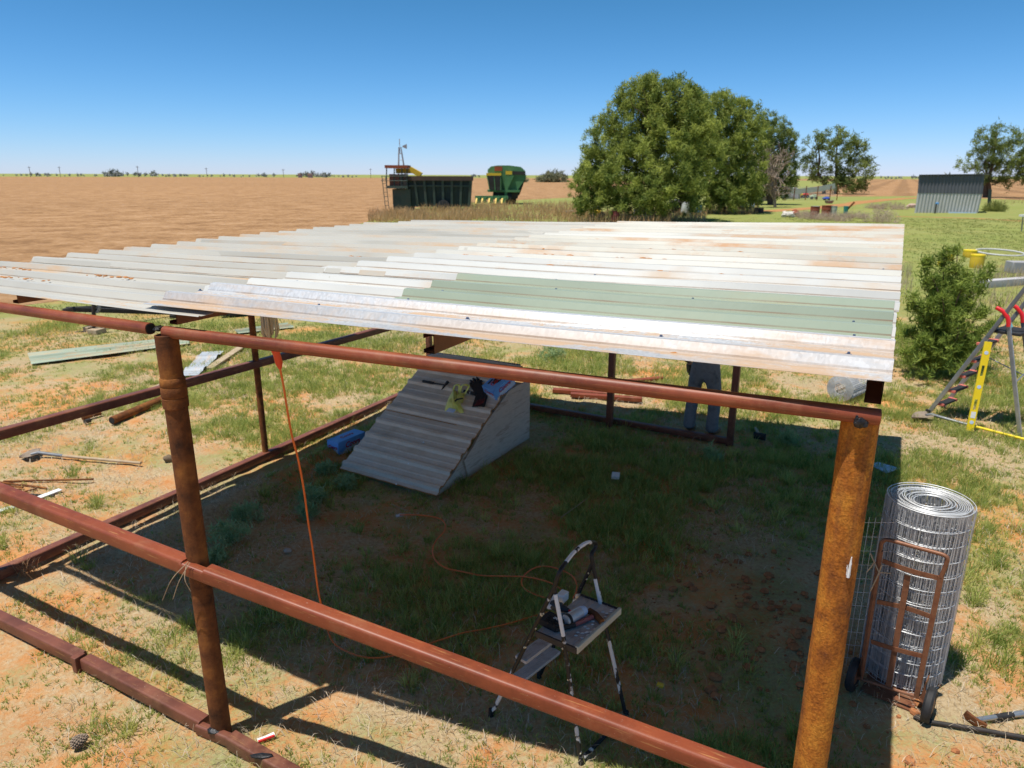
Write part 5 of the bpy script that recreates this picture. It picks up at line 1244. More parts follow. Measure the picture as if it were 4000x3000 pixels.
def pine(base, lobes, label, seed, dens=1.0, size=.55, mt=PINE, trunks=1, n=60, fill=.3, group=None, wid=.075):
    r = np.random.default_rng(seed); q = random.Random(seed); Y = base.y; LW = lobes_world(lobes, Y)
    t = thing('pine_tree', base, label, 'tree', group)
    cen = []; sz = []
    for c, rx, rz in LW:
        area = rx * rz; m = int(dens * 5.0 * area / (size * size)) + 5
        d = r.normal(0, 1, (m, 3)); d /= np.linalg.norm(d, axis=1)[:, None]
        rr = np.where(r.random(m) < fill, r.uniform(.2, .8, m), r.uniform(.8, 1.06, m))
        p = d * rr[:, None] * np.array([rx, rx * .9, rz]) + np.array(c); p = p[p[:, 2] > .35]
        cen.append(p); sz.append(size * r.uniform(.6, 1.25, len(p)))
    cen = np.concatenate(cen); sz = np.concatenate(sz)
    gap = fbm(cen[:, 0] * 1.1 / size * .5 + 9, cen[:, 2] * 1.1 / size * .5 + cen[:, 1] * .3, seed, 2); k = gap > .28; cen, sz = cen[k], sz[k]
    v, f, tn = puffs(cen, sz * .72, int(n * 1.25), r, .35, .13, np.clip(r.normal(.55, .28, len(cen)), 0, 1), .48)
    o = np.array(base); cr_ = npmesh('crown', v - o, f, tn, mt, t)
    mb = MB(); zt = max(c.z for c, a, b in LW)
    for k_ in range(trunks):
        bx = base + V((q.uniform(-.5, .5) * (trunks > 1), q.uniform(-.3, .3), -.1)); tp = V((LW[0][0].x, LW[0][0].y, LW[0][0].z + LW[0][2] * .5)) if k_ == 0 else LW[min(k_, len(LW) - 1)][0]
        limb(mb, bx, tp, .035 * zt + .05, .05, seed + k_, .06)
    mb.build('trunk', BARK, t, smooth=60); mb = MB()
    for i, (c, a, b) in enumerate(LW):
        s_ = base.lerp(V((LW[0][0].x, LW[0][0].y, LW[0][0].z)), min(.85, max(.15, (c.z - .3 * b) / max(zt, .1) * .75)))
        limb(mb, s_, c, .10, .03, seed + 20 + i)
        for j in range(4): limb(mb, s_.lerp(c, .6), c + V((q.uniform(-a, a), q.uniform(-a, a), q.uniform(-b, b))) * .75, .05, .015, seed * 7 + i * 5 + j)
    mb.build('limbs', BARK, t, smooth=60); return t

# ------------------------------------------------------------------ trees
b1 = G(2540, 862)
pine(b1, [(2560, 470, 190, 150, 0), (2610, 400, 120, 95, .5), (2500, 390, 90, 85, .3), (2440, 560, 150, 140, .5), (2380, 690, 130, 130, -.5), (2305, 735, 85, 105, -1.2), (2350, 600, 80, 100, 0), (2540, 690, 210, 140, -1.5), (2660, 600, 160, 160, -.8), (2560, 345, 95, 48, .5), (2450, 785, 190, 62, -1), (2640, 755, 130, 85, -2), (2680, 450, 90, 110, .3)], 'tallest dense green pine at the left of the grove with branches to the ground', 3, .95, .45)
b2 = G(2830, 830)
pine(b2, [(2800, 520, 165, 140, 0), (2800, 440, 120, 75, 0), (2720, 640, 140, 130, -1.5), (2850, 640, 150, 160, -1), (2895, 510, 100, 105, .5), (2800, 750, 160, 85, -1.5), (2740, 530, 120, 120, -1), (2900, 740, 90, 70, -1)], 'broad green pine right of the tallest one, shading the blue drum', 8, .9, .48)
b3 = G(3010, 800)
pine(b3, [(3000, 500, 80, 60, 0), (2990, 580, 105, 100, .5), (3065, 545, 45, 45, 0), (3030, 650, 80, 75, .5), (2950, 670, 100, 120, 1), (3065, 620, 45, 60, 0), (2950, 755, 90, 60, 1), (3050, 715, 65, 60, .8)], 'smaller thinner pine at the right end of the grove beside the bare branches', 12, .75, .5, mt=PINED)
bB = G(3215, 758)
pine(bB, [(3180, 570, 45, 50, 0), (3170, 640, 50, 35, 0), (3200, 690, 40, 25, 0)], 'left pine of the distant pair behind the play yard, with thin crown', 15, .8, .85, n=40, mt=PINED, fill=.2)
bB2 = G(3265, 758)
pine(bB2, [(3270, 545, 70, 45, 0), (3265, 620, 70, 55, -.5), (3350, 600, 38, 50, 0), (3340, 680, 70, 60, -1), (3255, 700, 45, 25, -1), (3310, 730, 60, 25, -1.5), (3385, 650, 30, 30, 0)], 'taller pine of the distant pair beside the planted rows', 16, .95, .85, n=44, mt=PINED, fill=.2)
bR = G(3858, 772)
pine(bR, [(3890, 545, 75, 60, 0), (3850, 620, 60, 50, 0), (3790, 645, 50, 22, 0), (3920, 620, 75, 60, .8), (3870, 700, 50, 20, -.5), (3930, 700, 40, 30, .5)], 'pine with dark trunk rising behind the metal shed', 21, .95, .7, n=44, mt=PINED, trunks=2, fill=.2)
bR2 = G(4010, 775)
pine(bR2, [(4030, 580, 70, 70, 0), (3985, 640, 40, 60, 0), (4040, 690, 60, 40, 0)], 'pine cut off by the right edge of the frame', 22, .9, .7, n=40, mt=PINED, fill=.2)
# bare dead branches beside the grove
dt = thing('dead_tree', G(3005, 792), 'bare grey dead tree with tangled twigs beside the small brown hut', 'tree'); q = random.Random(5); mb = MB(); Yd = G(2990, 800).y - 7
base = at(3030, 790, Yd); base.z = 0
for i in range(34):
    e = at(q.uniform(2940, 3090), q.uniform(560, 740), Yd + q.uniform(-1.5, 1.5)); s_ = base.lerp(at(3000, 640, Yd), q.uniform(.15, .8)); limb(mb, s_, e, .07, .025, 300 + i, .2)
    for j in range(3): limb(mb, s_.lerp(e, q.uniform(.4, .9)), e + V((q.uniform(-1, 1), q.uniform(-1, 1), q.uniform(-1.2, .6))), .04, .02, 900 + i * 3 + j, .25)
limb(mb, base - V((0, 0, .1)), at(3000, 620, Yd), .16, .05, 77, .05)
mb.build('branches', mat('dead_wood', [(.24, .18, .135), (.36, .28, .22)], 6, .9), dt, smooth=60)
# young juniper
jb = G(3655, 1462); jt = thing('juniper', jb, 'young green juniper bush with uneven pointed leaders behind the ladder', 'bush'); q = random.Random(9); r_ = np.random.default_rng(9)
Yj = jb.y; mb = MB(); cen = []; sz = []
leaders = [(3640, 1080, .0), (3690, 985, .1), (3740, 975, .0), (3620, 1010, .2), (3560, 1170, -.1), (3795, 1180, .2), (3870, 1050, .3), (3850, 1220, -.1), (3545, 1300, .1), (3760, 1120, -.3), (3680, 1160, -.4), (3590, 1200, .4), (3830, 1300, .2), (3600, 1330, -.4), (3740, 1280, -.45), (3700, 1090, .3), (3660, 1390, -.4), (3560, 1400, .0), (3800, 1390, -.2), (3700, 1230, .5), (3640, 1190, -.2), (3780, 1060, .1), (3530, 1380, -.2), (3870, 1345, .1), (3900, 1260, .3)]
for i, (u, v, dy) in enumerate(leaders):
    e = at(u, v, Yj + dy); a0 = jb + V((0, 0, .05)).lerp(V((0, 0, max(.2, e.z * .45))), q.random()); limb(mb, a0, e, .022, .006, 500 + i, .12)
    L = (e - a0).length; d_ = (e - a0).normalized(); m_ = int(26 * L) + 10
    for j in range(m_):
        f = q.uniform(.18, 1.0); p = a0.lerp(e, f); w = .04 + .16 * L * (1 - f) ** .7 * q.random()
        o = V((q.gauss(0, 1), q.gauss(0, 1), q.gauss(.25, .7))).normalized() * w; cen.append(p + o + V((0, 0, .02))); sz.append(q.uniform(.07, .14))
mb.build('branches', BARK, jt, smooth=60)
cen = np.array(cen); sz = np.array(sz); k_ = cen[:, 2] > .12; cen, sz = cen[k_], sz[k_]
ex = np.array([tuple(jb + V((q.gauss(0, .45), q.gauss(0, .4), abs(q.gauss(.45, .35))))) for _ in range(200)]); ex = ex[ex[:, 2] > .1]; cen = np.concatenate([cen, ex]); sz = np.concatenate([sz, r_.uniform(.07, .14, len(ex))])
v, f, tn = puffs(cen, sz, 30, r_, .9, .10, np.clip(r_.normal(.5, .25, len(cen)), 0, 1), .3)
npmesh('foliage', v - np.array(jb), f, tn, leafmat('juniper_scale_leaves', (.07, .14, .022), (.42, .50, .10), .45), jt)
# small bushes and tumbleweeds
def shrub(name, base, rx, rz, label, mt, seed, n, size, cat='bush', group=None, wid=.06, up=.6, per=26):
    r = np.random.default_rng(seed); d = r.normal(0, 1, (n, 3)); d /= np.linalg.norm(d, axis=1)[:, None]; d[:, 2] = np.abs(d[:, 2])
    c = d * (r.random(n) ** .4)[:, None] * np.array([rx, rx, rz]); v, f, t = puffs(c, size * r.uniform(.6, 1.2, n), per, r, up, wid)
    v[:, 2] = np.maximum(v[:, 2], 0); o = npmesh(name, v, f, t, mt); o.location = base; return tag(o, label, cat, group)
GRB = leafmat('yellow_green_leaves', (.14, .17, .035), (.34, .36, .10), .4)
shrub('bush', G(3885, 826), 1.0, .9, 'round yellow green bush beside the metal shed', GRB, 31, 110, .35)
TW = leafmat('tumbleweed_twigs', (.36, .26, .19), (.58, .46, .36), .3)
TG = 'dry tumbleweeds on the lawn'
for i, (u, v, rx, rz, lab) in enumerate(((3170, 856, 1.0, .5, 'dry pinkish tumbleweed in front of the left rusty barrel'), (3255, 862, 1.4, .6, 'wide dry tumbleweed in front of the pale barrel'), (3335, 852, 1.0, .55, 'dry tumbleweed beside the teal bin'), (3440, 868, 1.5, .9, 'largest dry tumbleweed, right of the teal bin'), (3490, 818, 1.6, .7, 'dry tumbleweed farther back left of the metal shed'), (3130, 848, .7, .4, 'small dry tumbleweed beside the white rubble'), (3420, 815, 1.0, .5, 'dry tumbleweed farther back behind the teal bin'))):
    shrub('tumbleweed', G(u, v), rx, rz, lab, TW, 40 + i, int(60 * rx), .34, 'tumbleweed', TG, .03, .2)
for i, (u, lab) in enumerate(((2015, 'low scrubby tree beyond the green harvester, left one'), (2140, 'pale leafless scrub tree far beyond the green harvester'), (2170, 'scrubby greenish tree farthest right behind the harvester'))):
    b_ = G(u, 712); shrub('scrub_tree', b_, 6 if i != 1 else 5, 5.5 if i == 2 else 3.2, lab, leafmat('far_scrub%d' % i, (.13, .14, .07), (.30, .29, .17), .3), 60 + i, 110, 1.8, 'tree', None, .12, .5, 16)
GW = leafmat('grey_green_weed', (.24, .36, .15), (.44, .54, .28), .45)
WG = 'grey green weeds in the shaded grass'
for i, (u, v, r1, h, lab) in enumerate(((900, 2120, .22, .2, 'grey green weed clump just right of the brown front post, largest'), (960, 2030, .16, .16, 'grey green weed clump behind the largest one near the brown post'), (1225, 1960, .16, .15, 'grey green weed clump left of the hut near its low corner'), (1270, 1850, .12, .12, 'small grey green weed clump by the blue carton'), (1345, 1900, .14, .13, 'grey green weed clump touching the low edge of the hut'), (830, 2200, .12, .12, 'grey green weed clump low beside the brown post'), (2780, 1800, .15, .16, 'grey green weed clump inside the rear right post'), (3080, 1730, .12, .14, 'grey green weed clump by the mallet'), (2160, 1405, .3, .3, 'pale green weed clump in the sun beyond the hut'), (1200, 2010, .1, .1, 'smallest grey green weed clump beside the hanging cord'))):
    shrub('weed_plant', G(u, v), r1, h, lab, GW, 70 + i, int(26 + 110 * r1), .07, 'weed', WG, .09, .9, 22)

# ------------------------------------------------------------------ far machines
MG = mat('faded_green_machine', [(.03, .055, .045), (.055, .085, .07), (.08, .07, .055)], 1.2, .7, .1)
MGD = mat('dark_green_panel', [(.018, .032, .032), (.03, .05, .048)], 1.5, .75)
JG = mat('green_harvester_paint', [(.06, .17, .065), (.10, .24, .10)], 1.5, .5)
MY = mat('machine_yellow', [(.62, .40, .02), (.72, .48, .04)], 1.5, .5)
GLS = mat('dark_cab_glass', [(.015, .02, .02), (.03, .035, .035)], 1, .12)
RUSTB = mat('barrel_rust', [(.20, .045, .02), (.30, .08, .035)], 1.6, .85)
Yb = G(1680, 822).y
def B3(mb, u0, u1, v0, v1, y0, d): # box given by its front face in pixels at distance y0
    a = at(u0, v0, y0); b = at(u1, v1, y0); mb.box(((a.x + b.x) / 2, y0 + d / 2, (a.z + b.z) / 2), (abs(b.x - a.x), d, abs(a.z - b.z))); return mb
mbd = thing('module_builder', G(1680, 822), 'old dark green cotton module builder with ribbed sides and rusty roofed cab', 'farm machine')
a = at(1612, 692, Yb); bq = at(1842, 700, Yb); zt = at(1700, 700, Yb).z; z0 = .35; dx0 = at(1600, 818, Yb).x; dx1 = at(1832, 818, Yb).x
tub = [V((dx0, Yb, z0)), V((dx1, Yb, z0)), V((dx1, Yb + 2.9, z0)), V((dx0, Yb + 2.9, z0)), V((dx0 - .25, Yb - .15, zt)), V((dx1 + .2, Yb - .15, zt)), V((dx1 + .2, Yb + 3.1, zt)), V((dx0 - .25, Yb + 3.1, zt))]
MB().hexa(tub).build('tub', MGD, mbd, smooth=0)
mb = MB()
for i in range(8):
    f = i / 7; p0 = tub[0].lerp(tub[1], f) + V((0, -.1, 0)); p1 = tub[4].lerp(tub[5], f) + V((0, -.1, 0)); mb.beam(p0, p1, .22, .22)
mb.build('side_ribs', MG, mbd, smooth=0)
MB().beam(tub[4] + V((0, -.15, -.6)), tub[5] + V((0, -.15, -.6)), .1, .12).build('side_rail', MG, mbd)
MB().beam(tub[4] + V((-.2, -.14, .08)), tub[5] + V((.25, -.14, .08)), .34, .4).build('top_rim', mat('rusty_dark_rim', [(.05, .035, .03), (.10, .06, .045)], 1, .8), mbd)
B3(MB(), 1532, 1606, 738, 822, Yb - .3, 2.6).build('engine_housing', MG, mbd, smooth=0, bevel=.05)
B3(MB(), 1508, 1592, 726, 736, Yb - .8, 3.2).build('deck', MG, mbd, smooth=0)
cab = B3(MB(), 1520, 1560, 680, 727, Yb - .5, 1.6).build('cab', mat('rusty_cab_panel', [(.13, .05, .035), (.2, .08, .05)], 1.2, .8), mbd, smooth=0)
B3(MB(), 1560, 1588, 680, 727, Yb - .4, 1.6).build('cab_window', GLS, cab, smooth=0)
B3(MB(), 1502, 1592, 645, 657, Yb - .8, 2.2).build('cab_roof', RUSTB, mbd, smooth=0)
mb = MB()
for u in (1510, 1540, 1570, 1590): mb.beam(at(u, 727, Yb - .5), at(u, 650, Yb - .5), .09, .09)
mb.build('cab_posts', MG, mbd)
B3(MB(), 1545, 1608, 658, 677, Yb + .4, 1.0).build('yellow_hood', MY, mbd, smooth=0)
MB().beam(at(1602, 660, Yb + .5), at(1645, 684, Yb + .5), .9, .45).build('yellow_chute', MY, mbd, smooth=0)
mb = MB()
for u in (1492, 1506): mb.tube([at(u, 690, Yb - 1.2), at(u + 14, 815, Yb - 1.6)], .035, 5)
for i in range(7): mb.tube([at(1494 + 2 * i, 700 + 17 * i, Yb - 1.3), at(1508 + 2 * i, 700 + 17 * i, Yb - 1.3)], .025, 5)
mb.build('ladder', MG, mbd)
mb = MB()
for v in (688, 706): mb.tube([at(1488, v, Yb - .8), at(1592, v, Yb - .8)], .03, 5)
mb.build('hand_rail', MG, mbd)
MB().lathe([(.5, -.22), (.62, -.2), (.62, .2), (.5, .22)], at(1732, 808, Yb - .4), 20, (0, 1, 0)).build('wheel', BLACK, mbd)
# harvester
Yh = G(1970, 798).y
hv = thing('cotton_harvester', G(1970, 798), 'green and yellow cotton harvester with large rear basket standing in the field', 'harvester')
def poly(pts, y0, d): return MB().prism([at(u, v, y0) for u, v in pts], (0, d, 0))
bk = poly([(1905, 662), (1918, 650), (1945, 646), (1990, 646), (2035, 652), (2052, 668), (2055, 695), (2020, 745), (1965, 748), (1935, 740), (1905, 690)], Yh, 3.4).build('basket', JG, hv, smooth=0)
B3(MB(), 1932, 1962, 650, 668, Yh - .05, .04).build('basket_screen', RUSTB, bk, smooth=0)
poly([(2000, 668), (2052, 670), (2053, 684), (2004, 682)], Yh - .12, .12).build('basket_opening', DARK, bk, smooth=0)
cb2 = poly([(1902, 684), (1958, 684), (1958, 746), (1912, 740)], Yh - .9, 2.2).build('cab', GLS, hv, smooth=0)
poly([(1899, 676), (1958, 676), (1958, 686), (1900, 686)], Yh - 1.1, 2.5).build('yellow_roof_band', MY, hv, smooth=0)
mb = MB()
for u, u2 in ((1902, 1913), (1930, 1934), (1956, 1956)): mb.beam(at(u, 684, Yh - 1), at(u2, 744, Yh - 1), .09, .09)
mb.build('cab_pillars', JG, cb2)
poly([(1972, 690), (2008, 686), (1985, 735), (1978, 780), (1970, 780)], Yh - .5, .5).build('lift_frame', JG, hv, smooth=0)
poly([(1975, 668), (2000, 668), (2000, 682), (1975, 682)], Yh - .5, .4).build('yellow_plate', MY, hv, smooth=0)
poly([(1903, 742), (2032, 742), (2030, 751), (1905, 750)], Yh - .6, 2.6).build('yellow_stripe_rail', JG, hv, smooth=0)
poly([(1926, 750), (2026, 750), (2022, 776), (1924, 774)], Yh, 2.4).build('chassis', DARK, hv, smooth=0)
poly([(2020, 745), (2055, 690), (2030, 760), (2000, 785), (1990, 760)], Yh + .3, 2.0).build('rear_body', MGD, hv, smooth=0)
for u in (1985, 2002): MB().lathe([(.5, -.3), (.85, -.28), (.85, .28), (.5, .3)], at(u, 772, Yh + (.3 if u < 2000 else 2.2)), 22, (1, .2, 0)).build('wheel', BLACK, hv)
for i, u in enumerate((1862, 1885, 1912, 1938, 1962)):
    w = poly([(u, 774), (u + 14, 770), (u + 14, 792), (u - 2, 796)], Yh - 2.2, 1.8).build('header_unit', JG, hv, smooth=0); MB().beam(at(u, 776, Yh - 2.4), at(u - 3, 797, Yh - 3.0), .16, .16).build('yellow_tip', MY, w)
MB().beam(at(1856, 772, Yh - 1.2), at(1985, 772, Yh - 1.2), .3, .4).build('header_beam', JG, hv)
# wind pump
Yw = 150; wp = thing('windmill', V((at(1572, 690, Yw).x, Yw, 0)), 'thin grey windmill tower seen edge on behind the module builder', 'windmill')
mb = MB(); t0 = at(1562, 575, Yw)
for sx, sy in ((-1, -1), (1, -1), (1, 1), (-1, 1)): mb.tube([wp.location + V((sx * 1.0, sy * 1.0, -.1)), t0 + V((sx * .2, sy * .2, 0))], .09, 5)
for i in range(1, 7):
    f = i / 7; h_ = 1.0 + (.2 - 1.0) * f; c = V(wp.location).lerp(t0, f)
    for (a, b) in (((-1, -1), (1, -1)), ((1, -1), (1, 1)), ((1, 1), (-1, 1)), ((-1, 1), (-1, -1))): mb.tube([c + V((a[0] * h_, a[1] * h_, 0)), c + V((b[0] * h_, b[1] * h_, 0))], .05, 4)
PGM = mat('pale_grey_metal', [(.30, .31, .33), (.40, .41, .43)], 2, .6, .2)
mb.build('tower', PGM, wp); mb = MB(); ct = at(1560, 572, Yw); xa = V((.987, .158, 0)); ya = V((-.158, .987, 0))
for i in range(18):
    a = 2 * PI * i / 18; d_ = ya * math.cos(a) + V((0, 0, math.sin(a))); s_ = ya * -math.sin(a) + V((0, 0, math.cos(a)))
    mb.add([ct + d_ * .3 - s_ * .06, ct + d_ * 1.5 - s_ * .2, ct + d_ * 1.5 + s_ * .2 + xa * .15, ct + d_ * .3 + s_ * .06 + xa * .05], [(0, 1, 2, 3)])
mb.build('wheel', PGM, wp, smooth=0); MB().prism([ct + xa * .6 + V((0, 0, -.1)), ct + xa * 1.5 + V((0, 0, -.5)), ct + xa * 1.5 + V((0, 0, .5)), ct + xa * .6 + V((0, 0, .1))], ya * .03).build('tail', PGM, wp, smooth=0)

# ------------------------------------------------------------------ metal shed
Ys = G(3700, 832).y
SHD = mat('dull_grey_sheeting', [(.095, .10, .115), (.12, .125, .14)], .8, .6, .1); SHL = mat('light_grey_sheeting', [(.44, .43, .41), (.52, .51, .49)], .8, .6, .1)
ms = thing('metal_shed', G(3700, 832), 'small leaning grey corrugated metal shed with darker upper half', 'shed')
def corr(p00, p10, p01, p11, n, dp, mt, name):     # corrugated panel, p?0 bottom, p?1 top
    mb = MB(); vs = []; fs = []; m_ = n * 4
    for sd in (0, 1):
        for i in range(m_ + 1):
            f = i / m_; o = V((0, -dp if i % 4 in (1, 2) else 0, 0)) + V((0, sd * .03, 0)); vs += [p00.lerp(p10, f) + o, p01.lerp(p11, f) + o]
    k = 2 * (m_ + 1)
    for i in range(m_): q = i * 2; fs += [(q, q + 2, q + 3, q + 1), (k + q, k + q + 1, k + q + 3, k + q + 2)]
    mb.add(vs, fs); return mb.build(name, mt, ms, smooth=0)
pbl, pbr, pml, pmr, ptl, ptr = G(3573, 828), at(3820, 832, Ys), at(3585, 752, Ys), at(3838, 756, Ys), at(3591, 686, Ys), at(3848, 684, Ys)
pbl.y = Ys; pbl.x = at(3573, 828, Ys).x
corr(pbl, pbr, pml, pmr, 19, .06, SHL, 'lower_wall'); corr(pml + V((0, -.03, -.04)), pmr + V((0, -.03, -.04)), ptl + V((0, .06, 0)), ptr + V((0, .06, 0)), 19, .06, SHD, 'upper_wall')
bk = V((1.75, 2.6, 0)); MB().prism([ptl + V((-.1, -.15, .03)), ptr + V((.3, -.15, .06)), ptr + bk + V((.3, .2, -.3)), ptl + bk + V((-.1, .2, -.33))], (0, 0, .06)).build('roof', SHD, ms, smooth=0)
MB().hexa([pbl + V((.08, .05, 0)), pbr + V((-.08, .05, 0)), pbr + bk + V((-.08, 0, 0)), pbl + bk + V((.08, 0, 0)), ptl + V((.08, .12, -.03)), ptr + V((-.08, .12, -.03)), ptr + bk + V((-.08, 0, -.4)), ptl + bk + V((.08, 0, -.4))]).build('body', SHD, ms, smooth=0)
MB().beam(at(3705, 830, Ys - .3), at(3813, 832, Ys - .3), .1, .12).build('base_board', PALEB, ms)
wv = thing('water_valve', at(3655, 815, Ys - 1), 'small blue topped standpipe in front of the metal shed', 'standpipe'); wv.location.z = 0
q_ = V(wv.location); MB().tube([q_, q_ + V((0, 0, .9))], .06, 8).build('pipe', DARK, wv); MB().box(q_ + V((.06, 0, .9)), (.26, .1, .16)).build('blue_head', BLUEC, wv, bevel=.02)
rb_ = tag(MB().lump(G(3560, 812) + V((0, 0, .15)), (.55, .4, .3), 3, 10, 6).build('rubble', mat('brick_rubble', [(.42, .2, .14), (.55, .48, .42)], 3, .9)), 'low heap of brick rubble at the left corner of the metal shed', 'rubble')
tag(MB().beam(G(3862, 812) + V((0, 0, 0)), G(3862, 812) + V((-.2, 0, 1.9)), .25, .25, .03).build('steel_post', MGD), 'dark leaning post at the right end of the metal shed', 'post')

# ------------------------------------------------------------------ barrels and clutter
def barrel(u, vb, w, hpx, label, mt, cat='barrel', group=None, rim=None, tilt=0):
    b_ = G(u, vb); k = depth(b_) / FPX; r = w * k / 2; h = hpx * k * 1.0; t = thing('barrel', b_, label, cat, group); axx = V((math.sin(tilt), 0, math.cos(tilt)))
    pr = [(r * .96, 0), (r, .02), (r, h * .3), (r * 1.03, h * .33), (r, h * .36), (r, h * .64), (r * 1.03, h * .67), (r, h * .7), (r, h * .97), (r * 1.03, h)]
    MB().lathe(pr, b_, 22, axx).build('drum', mt, t); MB().lathe([(r * .93, -.01), (r * .97, .004)], b_ + axx * h, 22, axx).build('lid', rim or mt, t); return t
BG = 'barrels on the lawn'
barrel(3180, 853, 34, 46, 'left rusty red barrel with pale lid on the lawn', RUSTB, 'barrel', BG, PGM)
barrel(3224, 848, 34, 44, 'right rusty red barrel next to the pale green one', RUSTB, 'barrel', BG)
barrel(3253, 848, 25, 42, 'pale grey green barrel beside the rusty pair', mat('pale_green_drum', [(.30, .36, .28), (.38, .43, .34)], 1.5, .6), 'barrel', BG)
tag(MB().lathe([(.35, 0), (.5, .3), (.52, .3), (.36, -.02)], G(3237, 803) + V((0, 0, .25)), 18).build('metal_basin', GREYT), 'dark metal basin standing on the track behind the barrels', 'basin')
tb = thing('teal_bin', G(3302, 836), 'small teal bin with a rusty beam leaning out of it', 'bin'); b_ = G(3302, 836); k = depth(b_) / FPX
MB().lathe([(7 * k, 0), (9 * k, 26 * k), (9.5 * k, 30 * k)], b_, 18).build('bin', mat('teal_paint', [(.02, .20, .20), (.04, .27, .26)], 2, .5), tb)
MB().beam(b_ + V((.05, 0, .3)), at(3338, 789, b_.y - .2), .14, .14).build('beam', RUST, tb)
rz = thing('rubble', G(3088, 848), 'white and reddish rubble heap on the lawn left of the barrels', 'rubble'); q = random.Random(3); mb = MB(); m2 = MB()
for i in range(16): p = G(q.uniform(3062, 3098), q.uniform(840, 850)); mb.lump(p + V((0, 0, q.uniform(.05, .25))), (q.uniform(.15, .3), .2, q.uniform(.1, .2)), i, 7, 5)
for i in range(9): p = G(q.uniform(3088, 3114), q.uniform(838, 846)); m2.lump(p + V((0, 0, q.uniform(.1, .4))), (q.uniform(.15, .3), .2, q.uniform(.12, .22)), i, 7, 5)
mb.build('white_rubble', mat('plaster_rubble', [(.5, .47, .42), (.62, .58, .52)], 3, .9), rz); m2.build('brick_rubble', RUSTB, rz)
barrel(2727, 842, 24, 40, 'blue plastic drum standing under the pines', mat('blue_drum', [(.03, .16, .40), (.05, .22, .50)], 1.5, .4), 'drum')
barrel(2402, 872, 30, 46, 'dull red barrel in the weeds under the tallest pine', mat('dull_red_drum', [(.20, .04, .04), (.28, .07, .06)], 1.5, .7), 'barrel')
wt = thing('white_tank', G(2680, 842), 'tilted pale plastic tank with dark cap under the pines', 'tank'); b_ = G(2680, 842); k = depth(b_) / FPX
ob = MB(); ob.box(b_ + V((0, 0, 28 * k)), (36 * k, .8, 50 * k), Matrix.Rotation(.12, 3, 'Y')); ob.build('tank', mat('milky_plastic', [(.44, .46, .44), (.52, .54, .52)], 2, .5), wt, bevel=.16); MB().lathe([(.09, 0), (.09, .07)], b_ + V((.24, -.42, 46 * k)), 12, (0, -1, 0)).build('cap', BLACK, wt)
tp_ = thing('tarpaulin', G(2640, 840), 'crumpled pale tarpaulin draped over dark junk beside the white tank', 'tarpaulin'); b_ = G(2638, 838); k = depth(b_) / FPX
MB().lump(b_ + V((0, .3, 30 * k)), (.9, .6, .5), 4, 12, 8).build('dark_load', DARK, tp_); mb = MB()
mb.sweep(spline([b_ + V((-.9, -.2, 34 * k)), b_ + V((-.5, -.4, 52 * k)), b_ + V((.1, -.5, 56 * k)), b_ + V((.6, -.45, 46 * k)), b_ + V((1.0, -.3, 38 * k))], 4), rsec(.9, .06, .02)); mb.build('sheet', PGM, tp_)
pf = thing('picket_panel', G(2510, 868), 'weathered picket panel leaning in the weeds under the pines', 'fence panel'); b_ = G(2510, 868)
mb = MB()
for i in range(8): p = G(2476 + 9 * i, 868); mb.beam(p, p + V((.05, .25, 1.0 + .1 * (i % 3))), .10, .03)
mb.build('pickets', GREYP, pf); MB().beam(G(2472, 868) + V((0, .12, .4)), G(2548, 868) + V((0, .12, .4)), .06, .1).build('cross_rail', GREYP, pf)
mw = thing('lawn_mower', G(2330, 850), 'old yellow mower with black seat parked in the weeds left of the red barrel', 'mower'); b_ = G(2330, 850); k = depth(b_) / FPX
MB().box(b_ + V((0, 0, 22 * k)), (34 * k, .8, 14 * k)).build('body', MY, mw, bevel=.06); MB().box(b_ + V((-.05, 0, 36 * k)), (28 * k, .6, 16 * k)).build('seat', BLACK, mw, bevel=.1)
for sx in (-1, 1): MB().lathe([(.1, -.1), (.24, -.1), (.24, .1), (.1, .1)], b_ + V((sx * .4, -.35, .24)), 16, (0, 1, 0)).build('wheel', BLACK, mw)
tag(MB().sweep([G(2216, 830, .15), G(2258, 828, .15)], rsec(.5, .3, .05)).build('log', GREYP), 'grey weathered log lying in the weeds at the left foot of the tallest pine', 'log')
hu = thing('garden_hut', G(2985, 785), 'tiny brown hut with pale boards and mossy roof beside the pines', 'hut'); Yu = G(2985, 785).y
B3(MB(), 2950, 3015, 738, 784, Yu, 3.0).build('wall', mat('brown_boards', [(.16, .10, .07), (.24, .16, .11)], 1, .85), hu, smooth=0); MB().prism([at(2943, 737, Yu - .6), at(3022, 734, Yu - .6), at(3022, 734, Yu + 3.6) + V((0, 0, .7)), at(2943, 737, Yu + 3.6) + V((0, 0, .7))], (0, 0, .2)).build('roof', mat('brown_roofing', [(.34, .22, .16), (.42, .28, .2)], 1, .9), hu, smooth=0)
for u in (2946, 2970): B3(MB(), u, u + 20, 758, 786, Yu - .15, .12).build('pale_board', WOOD, hu, smooth=0)
tag(B3(MB(), 2955, 2983, 812, 832, G(2970, 832).y, .6).build('dark_crate', mat('dark_brown_crate', [(.06, .035, .03), (.1, .06, .05)], 3, .8), smooth=0, bevel=.04), 'dark brown crate on the lawn in front of the tiny hut', 'crate')
for i, (u, w, lab) in enumerate(((2906, 26, 'crumpled dark blue tarpaulin at the foot of the right pine'), (2934, 22, 'crumpled light blue tarpaulin nearest the tiny hut'))):
    b_ = G(u, 812); k = depth(b_) / FPX; tag(MB().lump(b_ + V((0, 0, .2)), (w * k * .55, .5, .32), 20 + i, 12, 7).build('tarpaulin', [BLUEC, PALEB][i]), lab, 'tarpaulin')
